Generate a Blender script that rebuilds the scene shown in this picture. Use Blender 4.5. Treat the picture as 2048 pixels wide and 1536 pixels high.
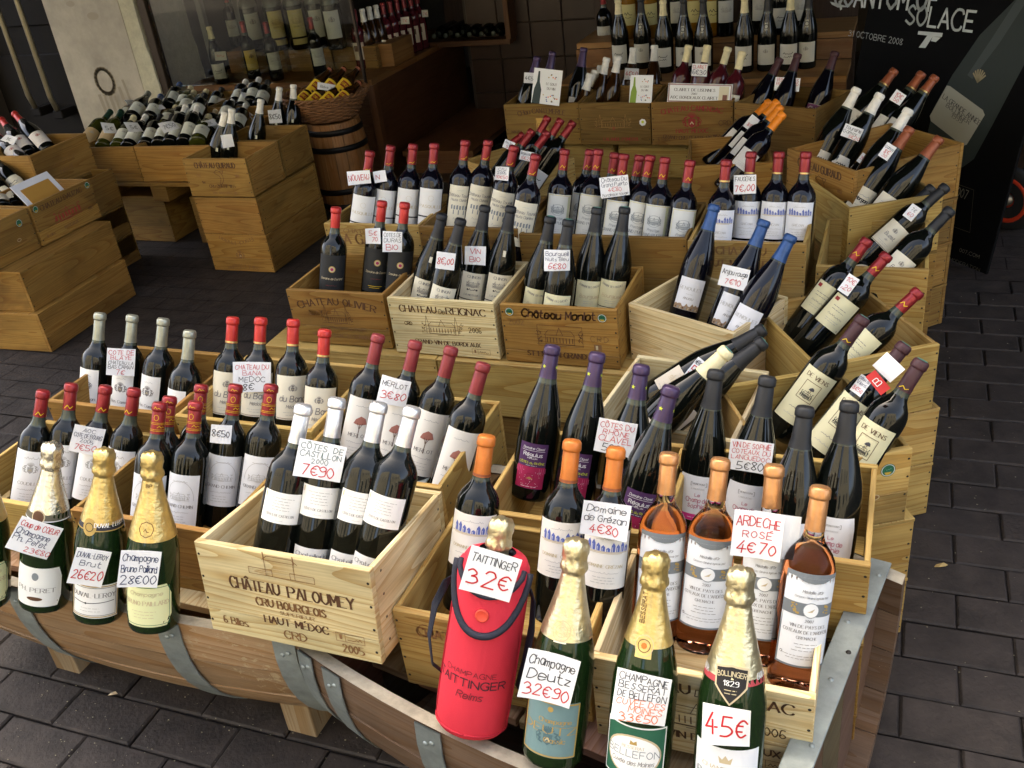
import bpy, bmesh, math, random, unicodedata
from mathutils import Vector, Matrix
for _o in list(bpy.data.objects): bpy.data.objects.remove(_o)
SC = bpy.context.scene
COL = SC.collection
RND = random.Random(7)
PI = math.pi
def R(a): return math.radians(a)

# ------------------------------------------------------------------ camera
FPX, PITCH, ROLL, HEAD, EYE = 1900.0, R(29.5), R(7.3), R(24), 1.52   # focal length in pixels of a 2048 wide frame
_rt = Vector((math.cos(HEAD), math.sin(HEAD), 0)); _fw = Vector((-math.sin(HEAD), math.cos(HEAD), 0)); _up = Vector((0, 0, 1))
CF = _fw*math.cos(PITCH) - _up*math.sin(PITCH)
_u = _fw*math.sin(PITCH) + _up*math.cos(PITCH)
CR = _rt*math.cos(ROLL) - _u*math.sin(ROLL)
CU = _rt*math.sin(ROLL) + _u*math.cos(ROLL)
CC = Vector((0, 0, EYE))
cam = bpy.data.cameras.new('camera'); camo = bpy.data.objects.new('camera', cam); COL.objects.link(camo)
cam.sensor_width = 36; cam.lens = FPX/2048*36; cam.clip_start = .02; cam.clip_end = 200
camo.matrix_world = Matrix(((CR.x, CU.x, -CF.x, CC.x), (CR.y, CU.y, -CF.y, CC.y), (CR.z, CU.z, -CF.z, CC.z), (0, 0, 0, 1)))
SC.camera = camo
# ------------------------------------------------------------------ sky, sun, exposure
SUN_EL, SUN_AZ = R(48), R(-22)          # azimuth from +Y towards +X: the sun stands behind the shop, the goods lie in open shade, the far side of the street is lit
w = bpy.data.worlds.new('World'); SC.world = w; w.use_nodes = True
_n = w.node_tree.nodes; _bg = _n['Background']; _sky = _n.new('ShaderNodeTexSky'); _sky.sky_type = 'NISHITA'; _sky.sun_disc = False
_sky.sun_elevation = SUN_EL; _sky.sun_rotation = SUN_AZ; _sky.air_density = .45; _sky.dust_density = 6.0; _sky.ozone_density = 0
w.node_tree.links.new(_sky.outputs[0], _bg.inputs[0]); _bg.inputs[1].default_value = .15
_l = bpy.data.lights.new('sun', 'SUN'); _l.energy = 2.0; _l.angle = R(.55); _l.color = (1, .93, .82)
suno = bpy.data.objects.new('sun', _l); COL.objects.link(suno)
_d = Vector((math.sin(SUN_AZ)*math.cos(SUN_EL), math.cos(SUN_AZ)*math.cos(SUN_EL), math.sin(SUN_EL)))
suno.rotation_euler = _d.to_track_quat('Z', 'Y').to_euler()
SC.view_settings.view_transform = 'Standard'; SC.view_settings.look = 'None'; SC.view_settings.exposure = 3.5; SC.view_settings.gamma = 1
SC.view_settings.use_white_balance = True; SC.view_settings.white_balance_temperature = 7600; SC.view_settings.white_balance_tint = 4   # set for open shade
SC.render.engine = 'CYCLES'; SC.cycles.use_denoising = True; SC.cycles.max_bounces = 8; SC.cycles.transmission_bounces = 8
SC.cycles.caustics_reflective = False; SC.cycles.caustics_refractive = False; SC.cycles.sample_clamp_indirect = 6

# ------------------------------------------------------------------ sight lines: a pixel of the 2048x1536 photograph to a place
def ray(x, y): return CF + CR*((x-1024)/FPX) - CU*((y-768)/FPX)
def atz(x, y, z): r = ray(x, y); return CC + r*((z-EYE)/r.z)
def aty(x, y, t): r = ray(x, y); return CC + r*(t/r.y)
def atx(x, y, s): r = ray(x, y); return CC + r*(s/r.x)

# ------------------------------------------------------------------ materials
MATS = {}
def mat(name, col, rough=.5, metal=0, spec=.5, trans=0, ior=1.45, coat=0, bump=0, bscale=200, vary=0, vscale=8):
    if name in MATS: return MATS[name]
    m = bpy.data.materials.new(name); m.use_nodes = True; MATS[name] = m
    nt = m.node_tree; b = nt.nodes['Principled BSDF']
    b.inputs['Base Color'].default_value = (*col, 1); b.inputs['Roughness'].default_value = rough
    b.inputs['Metallic'].default_value = metal; b.inputs['Specular IOR Level'].default_value = spec
    b.inputs['Transmission Weight'].default_value = trans; b.inputs['IOR'].default_value = ior; b.inputs['Coat Weight'].default_value = coat
    if bump or vary:
        tc = nt.nodes.new('ShaderNodeTexCoord')
        if bump:
            n = nt.nodes.new('ShaderNodeTexNoise'); n.inputs['Scale'].default_value = bscale; n.inputs['Detail'].default_value = 6
            bp = nt.nodes.new('ShaderNodeBump'); bp.inputs['Strength'].default_value = bump; bp.inputs['Distance'].default_value = .004
            nt.links.new(tc.outputs['Object'], n.inputs['Vector']); nt.links.new(n.outputs['Fac'], bp.inputs['Height']); nt.links.new(bp.outputs[0], b.inputs['Normal'])
        if vary:
            n = nt.nodes.new('ShaderNodeTexNoise'); n.inputs['Scale'].default_value = vscale; n.inputs['Detail'].default_value = 8; n.inputs['Roughness'].default_value = .65
            oi = nt.nodes.new('ShaderNodeObjectInfo'); ad = nt.nodes.new('ShaderNodeVectorMath'); ad.operation = 'ADD'
            mu = nt.nodes.new('ShaderNodeVectorMath'); mu.operation = 'SCALE'; mu.inputs['Scale'].default_value = 37
            cb = nt.nodes.new('ShaderNodeCombineXYZ'); nt.links.new(oi.outputs['Random'], cb.inputs[0]); nt.links.new(oi.outputs['Random'], cb.inputs[1])
            nt.links.new(cb.outputs[0], mu.inputs[0]); nt.links.new(tc.outputs['Object'], ad.inputs[0]); nt.links.new(mu.outputs[0], ad.inputs[1])
            nt.links.new(ad.outputs[0], n.inputs['Vector'])
            mp = nt.nodes.new('ShaderNodeMapRange'); mp.inputs['From Min'].default_value = .3; mp.inputs['From Max'].default_value = .7
            mp.inputs['To Min'].default_value = 1-vary; mp.inputs['To Max'].default_value = 1+vary
            mx = nt.nodes.new('ShaderNodeVectorMath'); mx.operation = 'SCALE'; mx.inputs[0].default_value = col
            nt.links.new(n.outputs['Fac'], mp.inputs['Value']); nt.links.new(mp.outputs[0], mx.inputs['Scale']); nt.links.new(mx.outputs[0], b.inputs['Base Color'])
    return m

def wood_mat(name, grain=.55, rough=.55, fine=1.0, scuff=0):
    """Sawn softwood: colour from the object, growth rings drawn out along the grain (u of the UV map), knots, pores and handling marks."""
    m = bpy.data.materials.new(name); m.use_nodes = True; MATS[name] = m
    nt = m.node_tree; N = nt.nodes; L = nt.links; b = N['Principled BSDF']; b.inputs['Roughness'].default_value = rough; b.inputs['Specular IOR Level'].default_value = .3
    uv = N.new('ShaderNodeUVMap'); oi = N.new('ShaderNodeObjectInfo')
    off = N.new('ShaderNodeCombineXYZ'); k = N.new('ShaderNodeMath'); k.operation = 'MULTIPLY'; k.inputs[1].default_value = 91
    L.new(oi.outputs['Random'], k.inputs[0]); L.new(k.outputs[0], off.inputs[0]); L.new(k.outputs[0], off.inputs[1]); L.new(k.outputs[0], off.inputs[2])
    add = N.new('ShaderNodeVectorMath'); add.operation = 'ADD'; L.new(uv.outputs[0], add.inputs[0]); L.new(off.outputs[0], add.inputs[1])
    def scaled(sx, sy):
        v = N.new('ShaderNodeVectorMath'); v.operation = 'MULTIPLY'; v.inputs[1].default_value = (sx, sy, 1); L.new(add.outputs[0], v.inputs[0]); return v.outputs[0]
    def noise(vec, sc, det, dist=0, ro=.5):
        n = N.new('ShaderNodeTexNoise'); n.inputs['Scale'].default_value = sc; n.inputs['Detail'].default_value = det
        n.inputs['Distortion'].default_value = dist; n.inputs['Roughness'].default_value = ro; L.new(vec, n.inputs['Vector']); return n.outputs['Fac']
    # rings: a slow field across the board, repeated
    field = noise(scaled(.45, 7), 1.0, 2, .12)
    rep = N.new('ShaderNodeMath'); rep.operation = 'MULTIPLY'; rep.inputs[1].default_value = 30*fine; L.new(field, rep.inputs[0])
    pp = N.new('ShaderNodeMath'); pp.operation = 'FRACT'; L.new(rep.outputs[0], pp.inputs[0])
    pw = N.new('ShaderNodeMath'); pw.operation = 'POWER'; pw.inputs[1].default_value = 2.6; L.new(pp.outputs[0], pw.inputs[0])
    pores = noise(scaled(7, 260), 1.0, 3, 0, .6)
    blot = noise(scaled(3, 7), 1.0, 5, .4, .6)
    vor = N.new('ShaderNodeTexVoronoi'); vor.inputs['Scale'].default_value = 1; L.new(scaled(3.4, 7), vor.inputs['Vector'])
    kn = N.new('ShaderNodeMapRange'); kn.inputs['From Min'].default_value = .035; kn.inputs['From Max'].default_value = .075; kn.inputs['To Min'].default_value = 1; kn.inputs['To Max'].default_value = 0; L.new(vor.outputs['Distance'], kn.inputs['Value'])
    sel = N.new('ShaderNodeSeparateColor'); L.new(vor.outputs['Color'], sel.inputs[0])
    gt = N.new('ShaderNodeMath'); gt.operation = 'GREATER_THAN'; gt.inputs[1].default_value = .72; L.new(sel.outputs[0], gt.inputs[0])
    km = N.new('ShaderNodeMath'); km.operation = 'MULTIPLY'; L.new(kn.outputs[0], km.inputs[0]); L.new(gt.outputs[0], km.inputs[1])
    def lin(src, a, bb, f0=0., f1=1.):
        q = N.new('ShaderNodeMapRange'); q.inputs['From Min'].default_value = f0; q.inputs['From Max'].default_value = f1; q.inputs['To Min'].default_value = a; q.inputs['To Max'].default_value = bb; L.new(src, q.inputs['Value']); return q.outputs[0]
    def mul(a, bb):
        q = N.new('ShaderNodeMath'); q.operation = 'MULTIPLY'; L.new(a, q.inputs[0]); L.new(bb, q.inputs[1]); return q.outputs[0]
    stain = noise(scaled(1.6, 2.4), 1.0, 4, .8, .6)
    val0 = lin(stain, 1.0, .72, .60, .68)
    val = mul(mul(lin(pw.outputs[0], 1.1, 1.1-grain), lin(pores, .9, 1.1, .35, .65)), mul(lin(blot, .66, 1.2, .28, .72), mul(lin(km.outputs[0], 1, .35), val0)))
    mx = N.new('ShaderNodeVectorMath'); mx.operation = 'SCALE'; L.new(oi.outputs['Color'], mx.inputs[0]); L.new(val, mx.inputs['Scale'])
    # late wood is redder
    tint = N.new('ShaderNodeMix'); tint.data_type = 'RGBA'; tint.blend_type = 'MULTIPLY'; tint.inputs['B'].default_value = (1, .82, .6, 1)
    L.new(pw.outputs[0], tint.inputs['Factor']); L.new(mx.outputs[0], tint.inputs['A']); 
    if scuff:     # chips and splashes where the old finish is knocked off
        sn = noise(scaled(38, 60), 1.0, 6, .6, .75); reg = noise(scaled(2.2, 3.2), 1.0, 2)
        sm = N.new('ShaderNodeMath'); sm.operation = 'ADD'; L.new(sn, sm.inputs[0]); L.new(reg, sm.inputs[1])
        th_ = lin(sm.outputs[0], 0, .8, 1.20, 1.26); mm = N.new('ShaderNodeMix'); mm.data_type = 'RGBA'; mm.inputs['B'].default_value = (.40, .32, .20, 1); L.new(th_, mm.inputs['Factor']); L.new(tint.outputs['Result'], mm.inputs['A']); L.new(mm.outputs['Result'], b.inputs['Base Color'])
    else: L.new(tint.outputs['Result'], b.inputs['Base Color'])
    bp = N.new('ShaderNodeBump'); bp.inputs['Strength'].default_value = .25; bp.inputs['Distance'].default_value = .001; L.new(val, bp.inputs['Height']); L.new(bp.outputs[0], b.inputs['Normal'])
    return m
WOOD = wood_mat('sawn_pine', .30, .6, 1.15)
OAK = wood_mat('weathered_oak', .25, .5, .6); BARREL = wood_mat('old_barrel_oak', .22, .55, .6, 1)
PINE_LIGHT = (.66, .545, .315); PINE = (.44, .30, .10); PINE_WARM = (.31, .175, .046); PINE_DARK = (.22, .128, .034); BROWN = (.16, .075, .03)  # darker pines: shade of back rows and left stacks partly put into the colour
GL_DARK = mat('dark_bottle_glass', (.0035, .0045, .0035), .012, spec=.5, bump=.006, bscale=14)
GL_BLUE = mat('blackish_bottle_glass', (.003, .003, .006), .012, spec=.5, bump=.006, bscale=14)
GL_GREEN = mat('green_bottle_glass', (.008, .022, .006), .012, spec=.5, bump=.006, bscale=14)
GL_OLIVE = mat('olive_bottle_glass', (.035, .04, .006), .06, spec=.5)
GL_AMBER = mat('amber_bottle_glass', (.03, .012, .003), .06, spec=.5)
GL_ROSE = mat('rose_wine_in_glass', (.80, .22, .11), .03, trans=1, ior=1.22)
GL_CLEAR = mat('clear_glass', (.93, .95, .93), .03, trans=1, ior=1.2)
GL_CLAIRET = mat('dark_rose_wine_in_glass', (.06, .008, .012), .05, spec=.5)
def headspace(m, lo, hi, z0, pale=None):
    """Wine stands in the bottle up to z0; above it the glass is empty and shows its own colour."""
    nt = m.node_tree; b = nt.nodes['Principled BSDF']; tc = nt.nodes.new('ShaderNodeTexCoord'); sp = nt.nodes.new('ShaderNodeSeparateXYZ'); nt.links.new(tc.outputs['Object'], sp.inputs[0])
    mr = nt.nodes.new('ShaderNodeMapRange'); mr.inputs['From Min'].default_value = z0-.0015; mr.inputs['From Max'].default_value = z0+.0015; nt.links.new(sp.outputs['Z'], mr.inputs['Value'])
    mx = nt.nodes.new('ShaderNodeMix'); mx.data_type = 'RGBA'; mx.inputs['A'].default_value = (*lo, 1); mx.inputs['B'].default_value = (*hi, 1); nt.links.new(mr.outputs[0], mx.inputs['Factor']); nt.links.new(mx.outputs['Result'], b.inputs['Base Color'])
headspace(GL_DARK, (.0035, .0045, .0035), (.050, .060, .044), .230); headspace(GL_BLUE, (.003, .003, .006), (.030, .038, .030), .232); headspace(GL_ROSE, (.95, .40, .25), (.95, .95, .93), .218)
def foil(name, col, rough=.33, metal=.55): return mat('foil_'+name, col, rough, metal, bump=.45 if 'gold' in name or name == 'pewter' else .10, bscale=110, vary=.16, vscale=45)
FOIL = dict(red=foil('red', (.25, .020, .024), .3, .35), scarlet=foil('scarlet', (.46, .030, .026), .3, .25), dullred=foil('dull_red', (.22, .028, .032), .38, .2), grey=foil('grey', (.30, .31, .25)), silver=foil('silver', (.72, .74, .76), .3, .7),
  orange=foil('orange', (.56, .17, .035), .34, .25), copper=foil('copper', (.56, .27, .11), .32, .6), purple=foil('purple', (.055, .032, .08), .33, .3), black=foil('black', (.012, .013, .015), .5, 0), blue=foil('blue', (.022, .07, .20), .33, .25),
  white=foil('white', (.78, .76, .68), .5, 0), cream=foil('cream', (.72, .64, .38), .5, 0), maroon=foil('maroon', (.055, .018, .022), .5, 0), green=foil('green', (.012, .05, .03), .4, .2), gold=foil('gold', (.60, .46, .19), .3, .85), palegold=foil('pale_gold', (.66, .58, .36), .28, .85),
  pewter=foil('pewter', (.75, .72, .6), .25, .9), brightorange=foil('bright_orange', (.85, .25, .02), .4, .1), brown=foil('brown', (.28, .08, .035), .4, .2))
def ink(c): return mat('ink_%02x%02x%02x' % tuple(int(v*255) for v in c), c, .7)
def paper(c): return mat('paper_%02x%02x%02x' % tuple(int(v*255) for v in c), c, .6, bump=.05, bscale=300)
INK = dict(k=(.015, .015, .02), b=(.02, .035, .10), r=(.55, .008, .015), g=(.20, .19, .185), G=(.40, .40, .385), n=(.10, .045, .02), N=(.22, .11, .045), o=(.78, .16, .03), d=(.42, .28, .08), w=(.82, .82, .8), u=(.10, .14, .42), p=(.75, .08, .30), P=(.09, .03, .12), m=(.35, .02, .09), l=(.55, .62, .05), L=(.52, .44, .27), S=(.22, .25, .27), y=(.75, .50, .02), R=(.30, .03, .03), t=(.10, .30, .30), e=(.02, .14, .07), D=(.02, .028, .03), x=(.55, .45, .28))

# ------------------------------------------------------------------ mesh helpers
def new_mesh(name, verts, faces, mats, fm=None, smooth=False, uvs=None):
    me = bpy.data.meshes.new(name); me.from_pydata([tuple(v) for v in verts], [], faces)
    for m in (mats if isinstance(mats, (list, tuple)) else [mats]): me.materials.append(m)
    if fm: me.polygons.foreach_set('material_index', fm)
    if smooth: me.polygons.foreach_set('use_smooth', [True]*len(me.polygons))
    if uvs:
        ul = me.uv_layers.new(name='UVMap'); ul.data.foreach_set('uv', [c for uv in uvs for c in uv])
    me.update(); return me
def link(name, data, parent=None, mtx=None, color=None):
    o = bpy.data.objects.new(name, data); COL.objects.link(o)
    if parent is not None: o.parent = parent
    if mtx is not None: o.matrix_local = mtx
    if color is not None: o.color = (*color, 1)
    return o
def tag(o, label, cat, group=None):
    o['label'] = label; o['category'] = cat
    if group: o['group'] = group
    return o
def thing(name, label, cat, loc=(0, 0, 0), rz=0, group=None):
    o = bpy.data.objects.new(name, None); o.empty_display_size = .03; COL.objects.link(o); o.location = loc; o.rotation_euler = (0, 0, rz)
    return tag(o, label, cat, group)
def struct(o): o['kind'] = 'structure'; return o
_BOX = {}
def box_mesh(dx, dy, dz, m, bev=.0012, grain=None):
    """A board with its origin at one corner; UV in metres with u along the grain (the longest side unless told)."""
    key = (round(dx, 4), round(dy, 4), round(dz, 4), m.name, bev, grain)
    if key in _BOX: return _BOX[key]
    bm = bmesh.new(); bmesh.ops.create_cube(bm, size=1)
    for v in bm.verts: v.co = Vector(((v.co.x+.5)*dx, (v.co.y+.5)*dy, (v.co.z+.5)*dz))
    if bev: bmesh.ops.bevel(bm, geom=bm.edges[:], offset=min(bev, min(dx, dy, dz)*.3), segments=1, affect='EDGES')
    d = (dx, dy, dz); g = d.index(max(d)) if grain is None else grain
    uvl = bm.loops.layers.uv.new('UVMap')
    for f in bm.faces:
        nz = max(range(3), key=lambda i: abs(f.normal[i])); o = [i for i in range(3) if i != nz]
        ua, va = (g, [i for i in o if i != g][0]) if g != nz else (o[0], o[1])
        for lp in f.loops: lp[uvl].uv = (lp.vert.co[ua]*(1 if g != nz else .3), lp.vert.co[va] + nz*.37)
    me = bpy.data.meshes.new('board'); bm.to_mesh(me); bm.free(); me.materials.append(m); _BOX[key] = me; return me
def board(name, parent, x, y, z, dx, dy, dz, color=PINE, m=None, bev=.0012, grain=None):
    return link(name, box_mesh(dx, dy, dz, m or WOOD, bev, grain), parent, Matrix.Translation((x, y, z)), color)
def lathe(prof, seg, m, smooth=True, cap0=True, cap1=True, name='lathe'):
    V, F = [], []
    for r, z in prof:
        for i in range(seg): a = 2*PI*i/seg; V.append((r*math.cos(a), r*math.sin(a), z))
    for k in range(len(prof)-1):
        for i in range(seg): j = (i+1) % seg; F.append((k*seg+i, k*seg+j, (k+1)*seg+j, (k+1)*seg+i))
    if cap0: F.append(tuple(range(seg-1, -1, -1)))
    if cap1: F.append(tuple(range((len(prof)-1)*seg, len(prof)*seg)))
    return new_mesh(name, V, F, m, None, smooth)
def tube_mesh(pts, r, m, seg=8, name='tube', flat=1):
    V, F = [], []; n = len(pts); pts = [Vector(p) for p in pts]
    for i, p in enumerate(pts):
        d = (pts[min(i+1, n-1)] - pts[max(i-1, 0)]).normalized(); s = d.cross(Vector((.31, .2, .93))).normalized(); t = d.cross(s)
        rr = r[i] if isinstance(r, (list, tuple)) else r
        for k in range(seg): a = 2*PI*k/seg; V.append(p + s*rr*math.cos(a) + t*rr*flat*math.sin(a))
    for i in range(n-1):
        for k in range(seg): j = (k+1) % seg; F.append((i*seg+k, i*seg+j, (i+1)*seg+j, (i+1)*seg+k))
    F.append(tuple(range(seg-1, -1, -1))); F.append(tuple(range((n-1)*seg, n*seg)))
    return new_mesh(name, V, F, m, None, True)

# ------------------------------------------------------------------ lettering: a pen font drawn stroke by stroke
GL = {'A': '02 38 62;14 54', 'B': '02 08;~08 48 57 56 45 05;~05 45 64 63 52 02', 'C': '~67 58 28 06 04 22 52 63', 'D': '02 08;~08 38 66 64 32 02', 'E': '58 08 02 52;05 45', 'F': '58 08 02;05 45',
 'G': '~67 58 28 06 04 22 52 63;63 65 45', 'H': '02 08;62 68;05 65', 'I': '02 08', 'J': '~48 43 32 12 03', 'K': '02 08;58 05 62', 'L': '08 02 52', 'M': '02 08 34 68 62', 'N': '02 08 62 68', 'O': '~38 17 05 13 32 53 65 57 38',
 'P': '02 08;~08 48 67 66 45 05', 'Q': '~38 17 05 13 32 53 65 57 38;43 61', 'R': '02 08;~08 48 67 66 45 05;35 62', 'S': '~57 38 17 16 35 54 53 32 03', 'T': '08 68;38 32', 'U': '~08 04 13 32 53 64 68', 'V': '08 32 68', 'W': '08 22 47 62 88',
 'X': '02 68;08 62', 'Y': '08 35 68;35 32', 'Z': '08 68 02 62',
 'a': '~55 36 16 04 13 22 42 54;56 52', 'b': '08 02;~05 26 46 55 53 42 22 03', 'c': '~55 36 16 05 03 12 32 53', 'd': '58 52;~55 36 16 05 03 12 32 53', 'e': '04 54;~54 55 36 16 05 03 12 32 53', 'f': '~48 38 27 26 22;06 46',
 'g': '~55 36 16 05 04 13 33 54;~56 52 41 30 10 01', 'h': '08 02;~05 26 46 55 52', 'i': '02 06;07 08', 'j': '~26 21 10 00;27 28', 'k': '08 02;46 04 52', 'l': '08 02', 'm': '06 02;~05 16 26 35 32;~35 46 56 65 62', 'n': '06 02;~05 26 46 55 52',
 'o': '~26 05 03 12 32 53 55 46 26', 'p': '06 00;~05 26 46 55 53 42 22 03', 'q': '56 50;~55 36 16 05 03 12 32 53', 'r': '06 02;~04 16 36', 's': '~46 16 05 24 43 32 02', 't': '18 13 22 42;06 36', 'u': '~06 03 12 32 53;56 52', 'v': '06 22 46', 'w': '06 12 35 52 66',
 'x': '02 46;06 42', 'y': '06 22;46 10', 'z': '06 46 02 42',
 '0': '~28 06 04 22 44 46 28', '1': '06 28 22', '2': '~07 18 38 47 46 02;02 52', '3': '~07 28 47 46 25;~25 45 54 53 32 02', '4': '38 04 54;36 32', '5': '48 08 05;~05 35 54 53 32 02', '6': '~48 18 05 03 22 43 44 25 04', '7': '08 48 12',
 '8': '~28 07 16 34 43 22 03 14 36 47 28', '9': '~46 25 06 07 28 47 46 43 22 02', '€': '~57 38 17 05 13 32 53;06 36;04 34', '-': '05 35', '.': '02 12', ',': '13 01', "'": '08 06', '/': '02 48', '°': '~07 18 27 16 07', '"': '08 06;28 26', '*': '08 46;48 06;27 25'}
ACC = {'\u0301': ('24', '45'), '\u0300': ('25', '44'), '\u0302': ('04', '25', '44')}
_GC = {}
def glyph(ch):
    if ch in _GC: return _GC[ch]
    st = []
    dec = unicodedata.normalize('NFD', ch); base = dec[0]
    for s in GL.get(base, '').split(';'):
        if not s: continue
        sm = s[0] == '~'; p = [(float(q[0]), float(q[1])-2) for q in s.lstrip('~').split()]
        if sm and len(p) > 2:
            closed = p[0] == p[-1]; out = []
            for i in range(len(p)-1):
                p0 = p[i-1] if i else (p[-2] if closed else p[0]); p1, p2 = p[i], p[i+1]; p3 = p[i+2] if i+2 < len(p) else (p[1] if closed else p[-1])
                for t in (0, 1/3, 2/3):
                    out.append(tuple(.5*(2*b + (c-a)*t + (2*a-5*b+4*c-d)*t*t + (3*b-a-3*c+d)*t**3) for a, b, c, d in zip(p0, p1, p2, p3)))
            p = out + [p[-1]]
        st.append((p, sm))
    wd = max([x for s, _ in st for x, y in s], default=2)
    for mk in dec[1:]:
        if mk in ACC:
            up = 2.6 if base.isupper() else .6; st.append(([(float(q[0])-2.2+wd/2, float(q[1])+up) for q in ACC[mk]], True))
    _GC[ch] = (st, wd); return _GC[ch]

def slices(pts, w):
    """Cut a flat shape into upright strips so that it can bend round a bottle."""
    x0, x1 = min(p[0] for p in pts), max(p[0] for p in pts); n = max(1, math.ceil((x1-x0)/w)); out = []
    def clip(P, x, keep):
        o = []
        for a, b in zip(P, P[1:]+P[:1]):
            ia, ib = (a[0] >= x) == keep, (b[0] >= x) == keep
            if ia: o.append(a)
            if ia != ib: t = (x-a[0])/(b[0]-a[0]); o.append((x, a[1]+(b[1]-a[1])*t))
        return o
    for k in range(n):
        q = list(pts)
        if k: q = clip(q, x0+(x1-x0)*k/n, True)
        if k < n-1 and len(q) > 2: q = clip(q, x0+(x1-x0)*(k+1)/n, False)
        if len(q) > 2: out.append(q)
    return out
class Ink:
    """Flat print in label coordinates (metres); turned into a mesh laid on a board, a card or round a bottle."""
    def __init__(s): s.q = []; s.extra = []
    def poly(s, pts, c, lay=0): s.q.append(([tuple(p) for p in pts], c, lay))
    def rect(s, x, y, w, h, c, lay=0):
        n = max(1, int(w/.012))
        for i in range(n): s.poly([(x+w*i/n, y), (x+w*(i+1)/n, y), (x+w*(i+1)/n, y+h), (x+w*i/n, y+h)], c, lay)
    def disc(s, x, y, rx, c, lay=0, ry=None, n=18): s.poly([(x+rx*math.cos(2*PI*i/n), y+(ry or rx)*math.sin(2*PI*i/n)) for i in range(n)], c, lay)
    def line(s, pts, w, c, lay=1, ext=.35):
        for (x0, y0), (x1, y1) in zip(pts, pts[1:]):
            d = math.hypot(x1-x0, y1-y0)
            if d < 1e-7: continue
            ux, uy = (x1-x0)/d, (y1-y0)/d; e = w*ext; hx, hy = -uy*w/2, ux*w/2
            a, b, c2, d2 = x0-ux*e, y0-uy*e, x1+ux*e, y1+uy*e
            s.poly([(a+hx, b+hy), (a-hx, b-hy), (c2-hx, d2-hy), (c2+hx, d2+hy)], c, lay)
    def frame(s, x, y, w, h, lw, c, lay=1): s.line([(x, y), (x+w, y), (x+w, y+h), (x, y+h), (x, y)], lw, c, lay)
    def ring(s, x, y, r, lw, c, lay=1, ry=None, n=20, a0=0, a1=2*PI): s.line([(x+r*math.cos(a0+(a1-a0)*i/n), y+(ry or r)*math.sin(a0+(a1-a0)*i/n)) for i in range(n+1)], lw, c, lay)
    def text(s, t, x, y, h, c='k', st='hand', al='c', asp=.8, arc=0, rot=0, wt=1, lay=1, gap=1.7):
        k = h/6; adv = []; cx = 0
        for ch in t:
            g, wd = glyph(ch); adv.append(cx); cx += (wd + gap if ch != ' ' else 4.0)
        tot = max(cx-gap, .1); sx = k*asp; x0 = {'c': -tot*sx/2, 'l': 0, 'r': -tot*sx}[al]
        jr = random.Random(t); cr, sr = math.cos(rot), math.sin(rot)
        for ch, a in zip(t, adv):
            g, wd = glyph(ch); dy = (jr.random()-.5)*h*.16 if st == 'hand' else 0; sh = .08+(jr.random()-.5)*.30 if st == 'hand' else (.25 if st == 'it' else 0)
            sc = 1+(jr.random()-.5)*.22 if st == 'hand' else 1
            def m(p):
                px = x0 + (a + p[0]*sc + p[1]*sh)*sx; py = p[1]*k*sc + dy
                if arc:
                    rr = 1/arc; th = px/rr; px, py = (rr+py)*math.sin(th), (rr+py)*math.cos(th)-rr
                return (x + px*cr - py*sr, y + px*sr + py*cr)
            for p, sm in g:
                P = [m(q) for q in p]
                if st in ('hand', 'sans', 'it'): s.line(P, h*(.125 if st != 'sans' else .15)*wt, c, lay)
                else:
                    for (xa, ya), (xb, yb) in zip(P, P[1:]):
                        dx, dyy = xb-xa, yb-ya; ln = math.hypot(dx, dyy) or 1; v = abs(dyy/ln); s.line([(xa, ya), (xb, yb)], h*(.055+.115*v)*wt, c, lay, .15)
                    if not sm:
                        for e, q in ((P[0], p[0]), (P[-1], p[-1])):
                            if abs(q[1]) < .1 or abs(q[1]-6) < .1: s.line([(e[0]-h*.12*cr, e[1]-h*.12*sr), (e[0]+h*.12*cr, e[1]+h*.12*sr)], h*.055*wt, c, lay, 0)
        return tot*sx
    def fit(s, t, p0, p1, h, c='w', st='sans', lay=1, wt=1):
        """Text whose baseline runs from p0 to p1."""
        L = math.hypot(p1[0]-p0[0], p1[1]-p0[1]); cx = 0
        for ch in t: cx += (glyph(ch)[1]+1.7) if ch != ' ' else 4.0
        s.text(t, p0[0], p0[1], h, c, st, 'l', L/((cx-1.7)*h/6), 0, math.atan2(p1[1]-p0[1], p1[0]-p0[0]), wt, lay)
    def scrib(s, x, y, w, h, c='g', lw=None, seed=0):
        r = random.Random(seed + int(y*9999)); n = max(3, int(w/(h*.5))); p = []
        for i in range(n+1): p.append((x-w/2+w*i/n, y+h*(.1+.9*r.random()*(i % 2)) if r.random() > .12 else y))
        s.line(p, lw or h*.16, c)
    def lines(s, x, y, w, n, dy, c='G', lw=.0008):
        r = random.Random(int(x*1e4)+n)
        for i in range(n):
            ww = w*(.55+.45*r.random()); a = x-ww/2
            while a < x+ww/2: d = .003+.006*r.random(); s.line([(a, y-i*dy), (min(a+d, x+ww/2), y-i*dy)], lw, c, 1, 0); a += d+.0016
    def house(s, x, y, w, h, c='n', lw=.0008, seed=1, towers=True):
        """A little engraved country house: front, roofs, windows, steps, trees at its sides."""
        r = random.Random(seed); L = s.line
        bw, bh = w*.62, h*.42; x0 = x-bw/2
        L([(x0, y), (x0+bw, y), (x0+bw, y+bh), (x0, y+bh), (x0, y)], lw, c); L([(x0-.02*w, y+bh), (x0+bw*.1, y+bh*1.55), (x0+bw*.9, y+bh*1.55), (x0+bw*1.02, y+bh)], lw, c)
        for i in range(9): q = x0+bw*(.06+.11*i); L([(q, y+bh*.15), (q, y+bh*.75)], lw*1.7, c, 1, 0)
        L([(x-bw*.12, y+bh), (x, y+bh*1.9), (x+bw*.12, y+bh)], lw, c)
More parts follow.
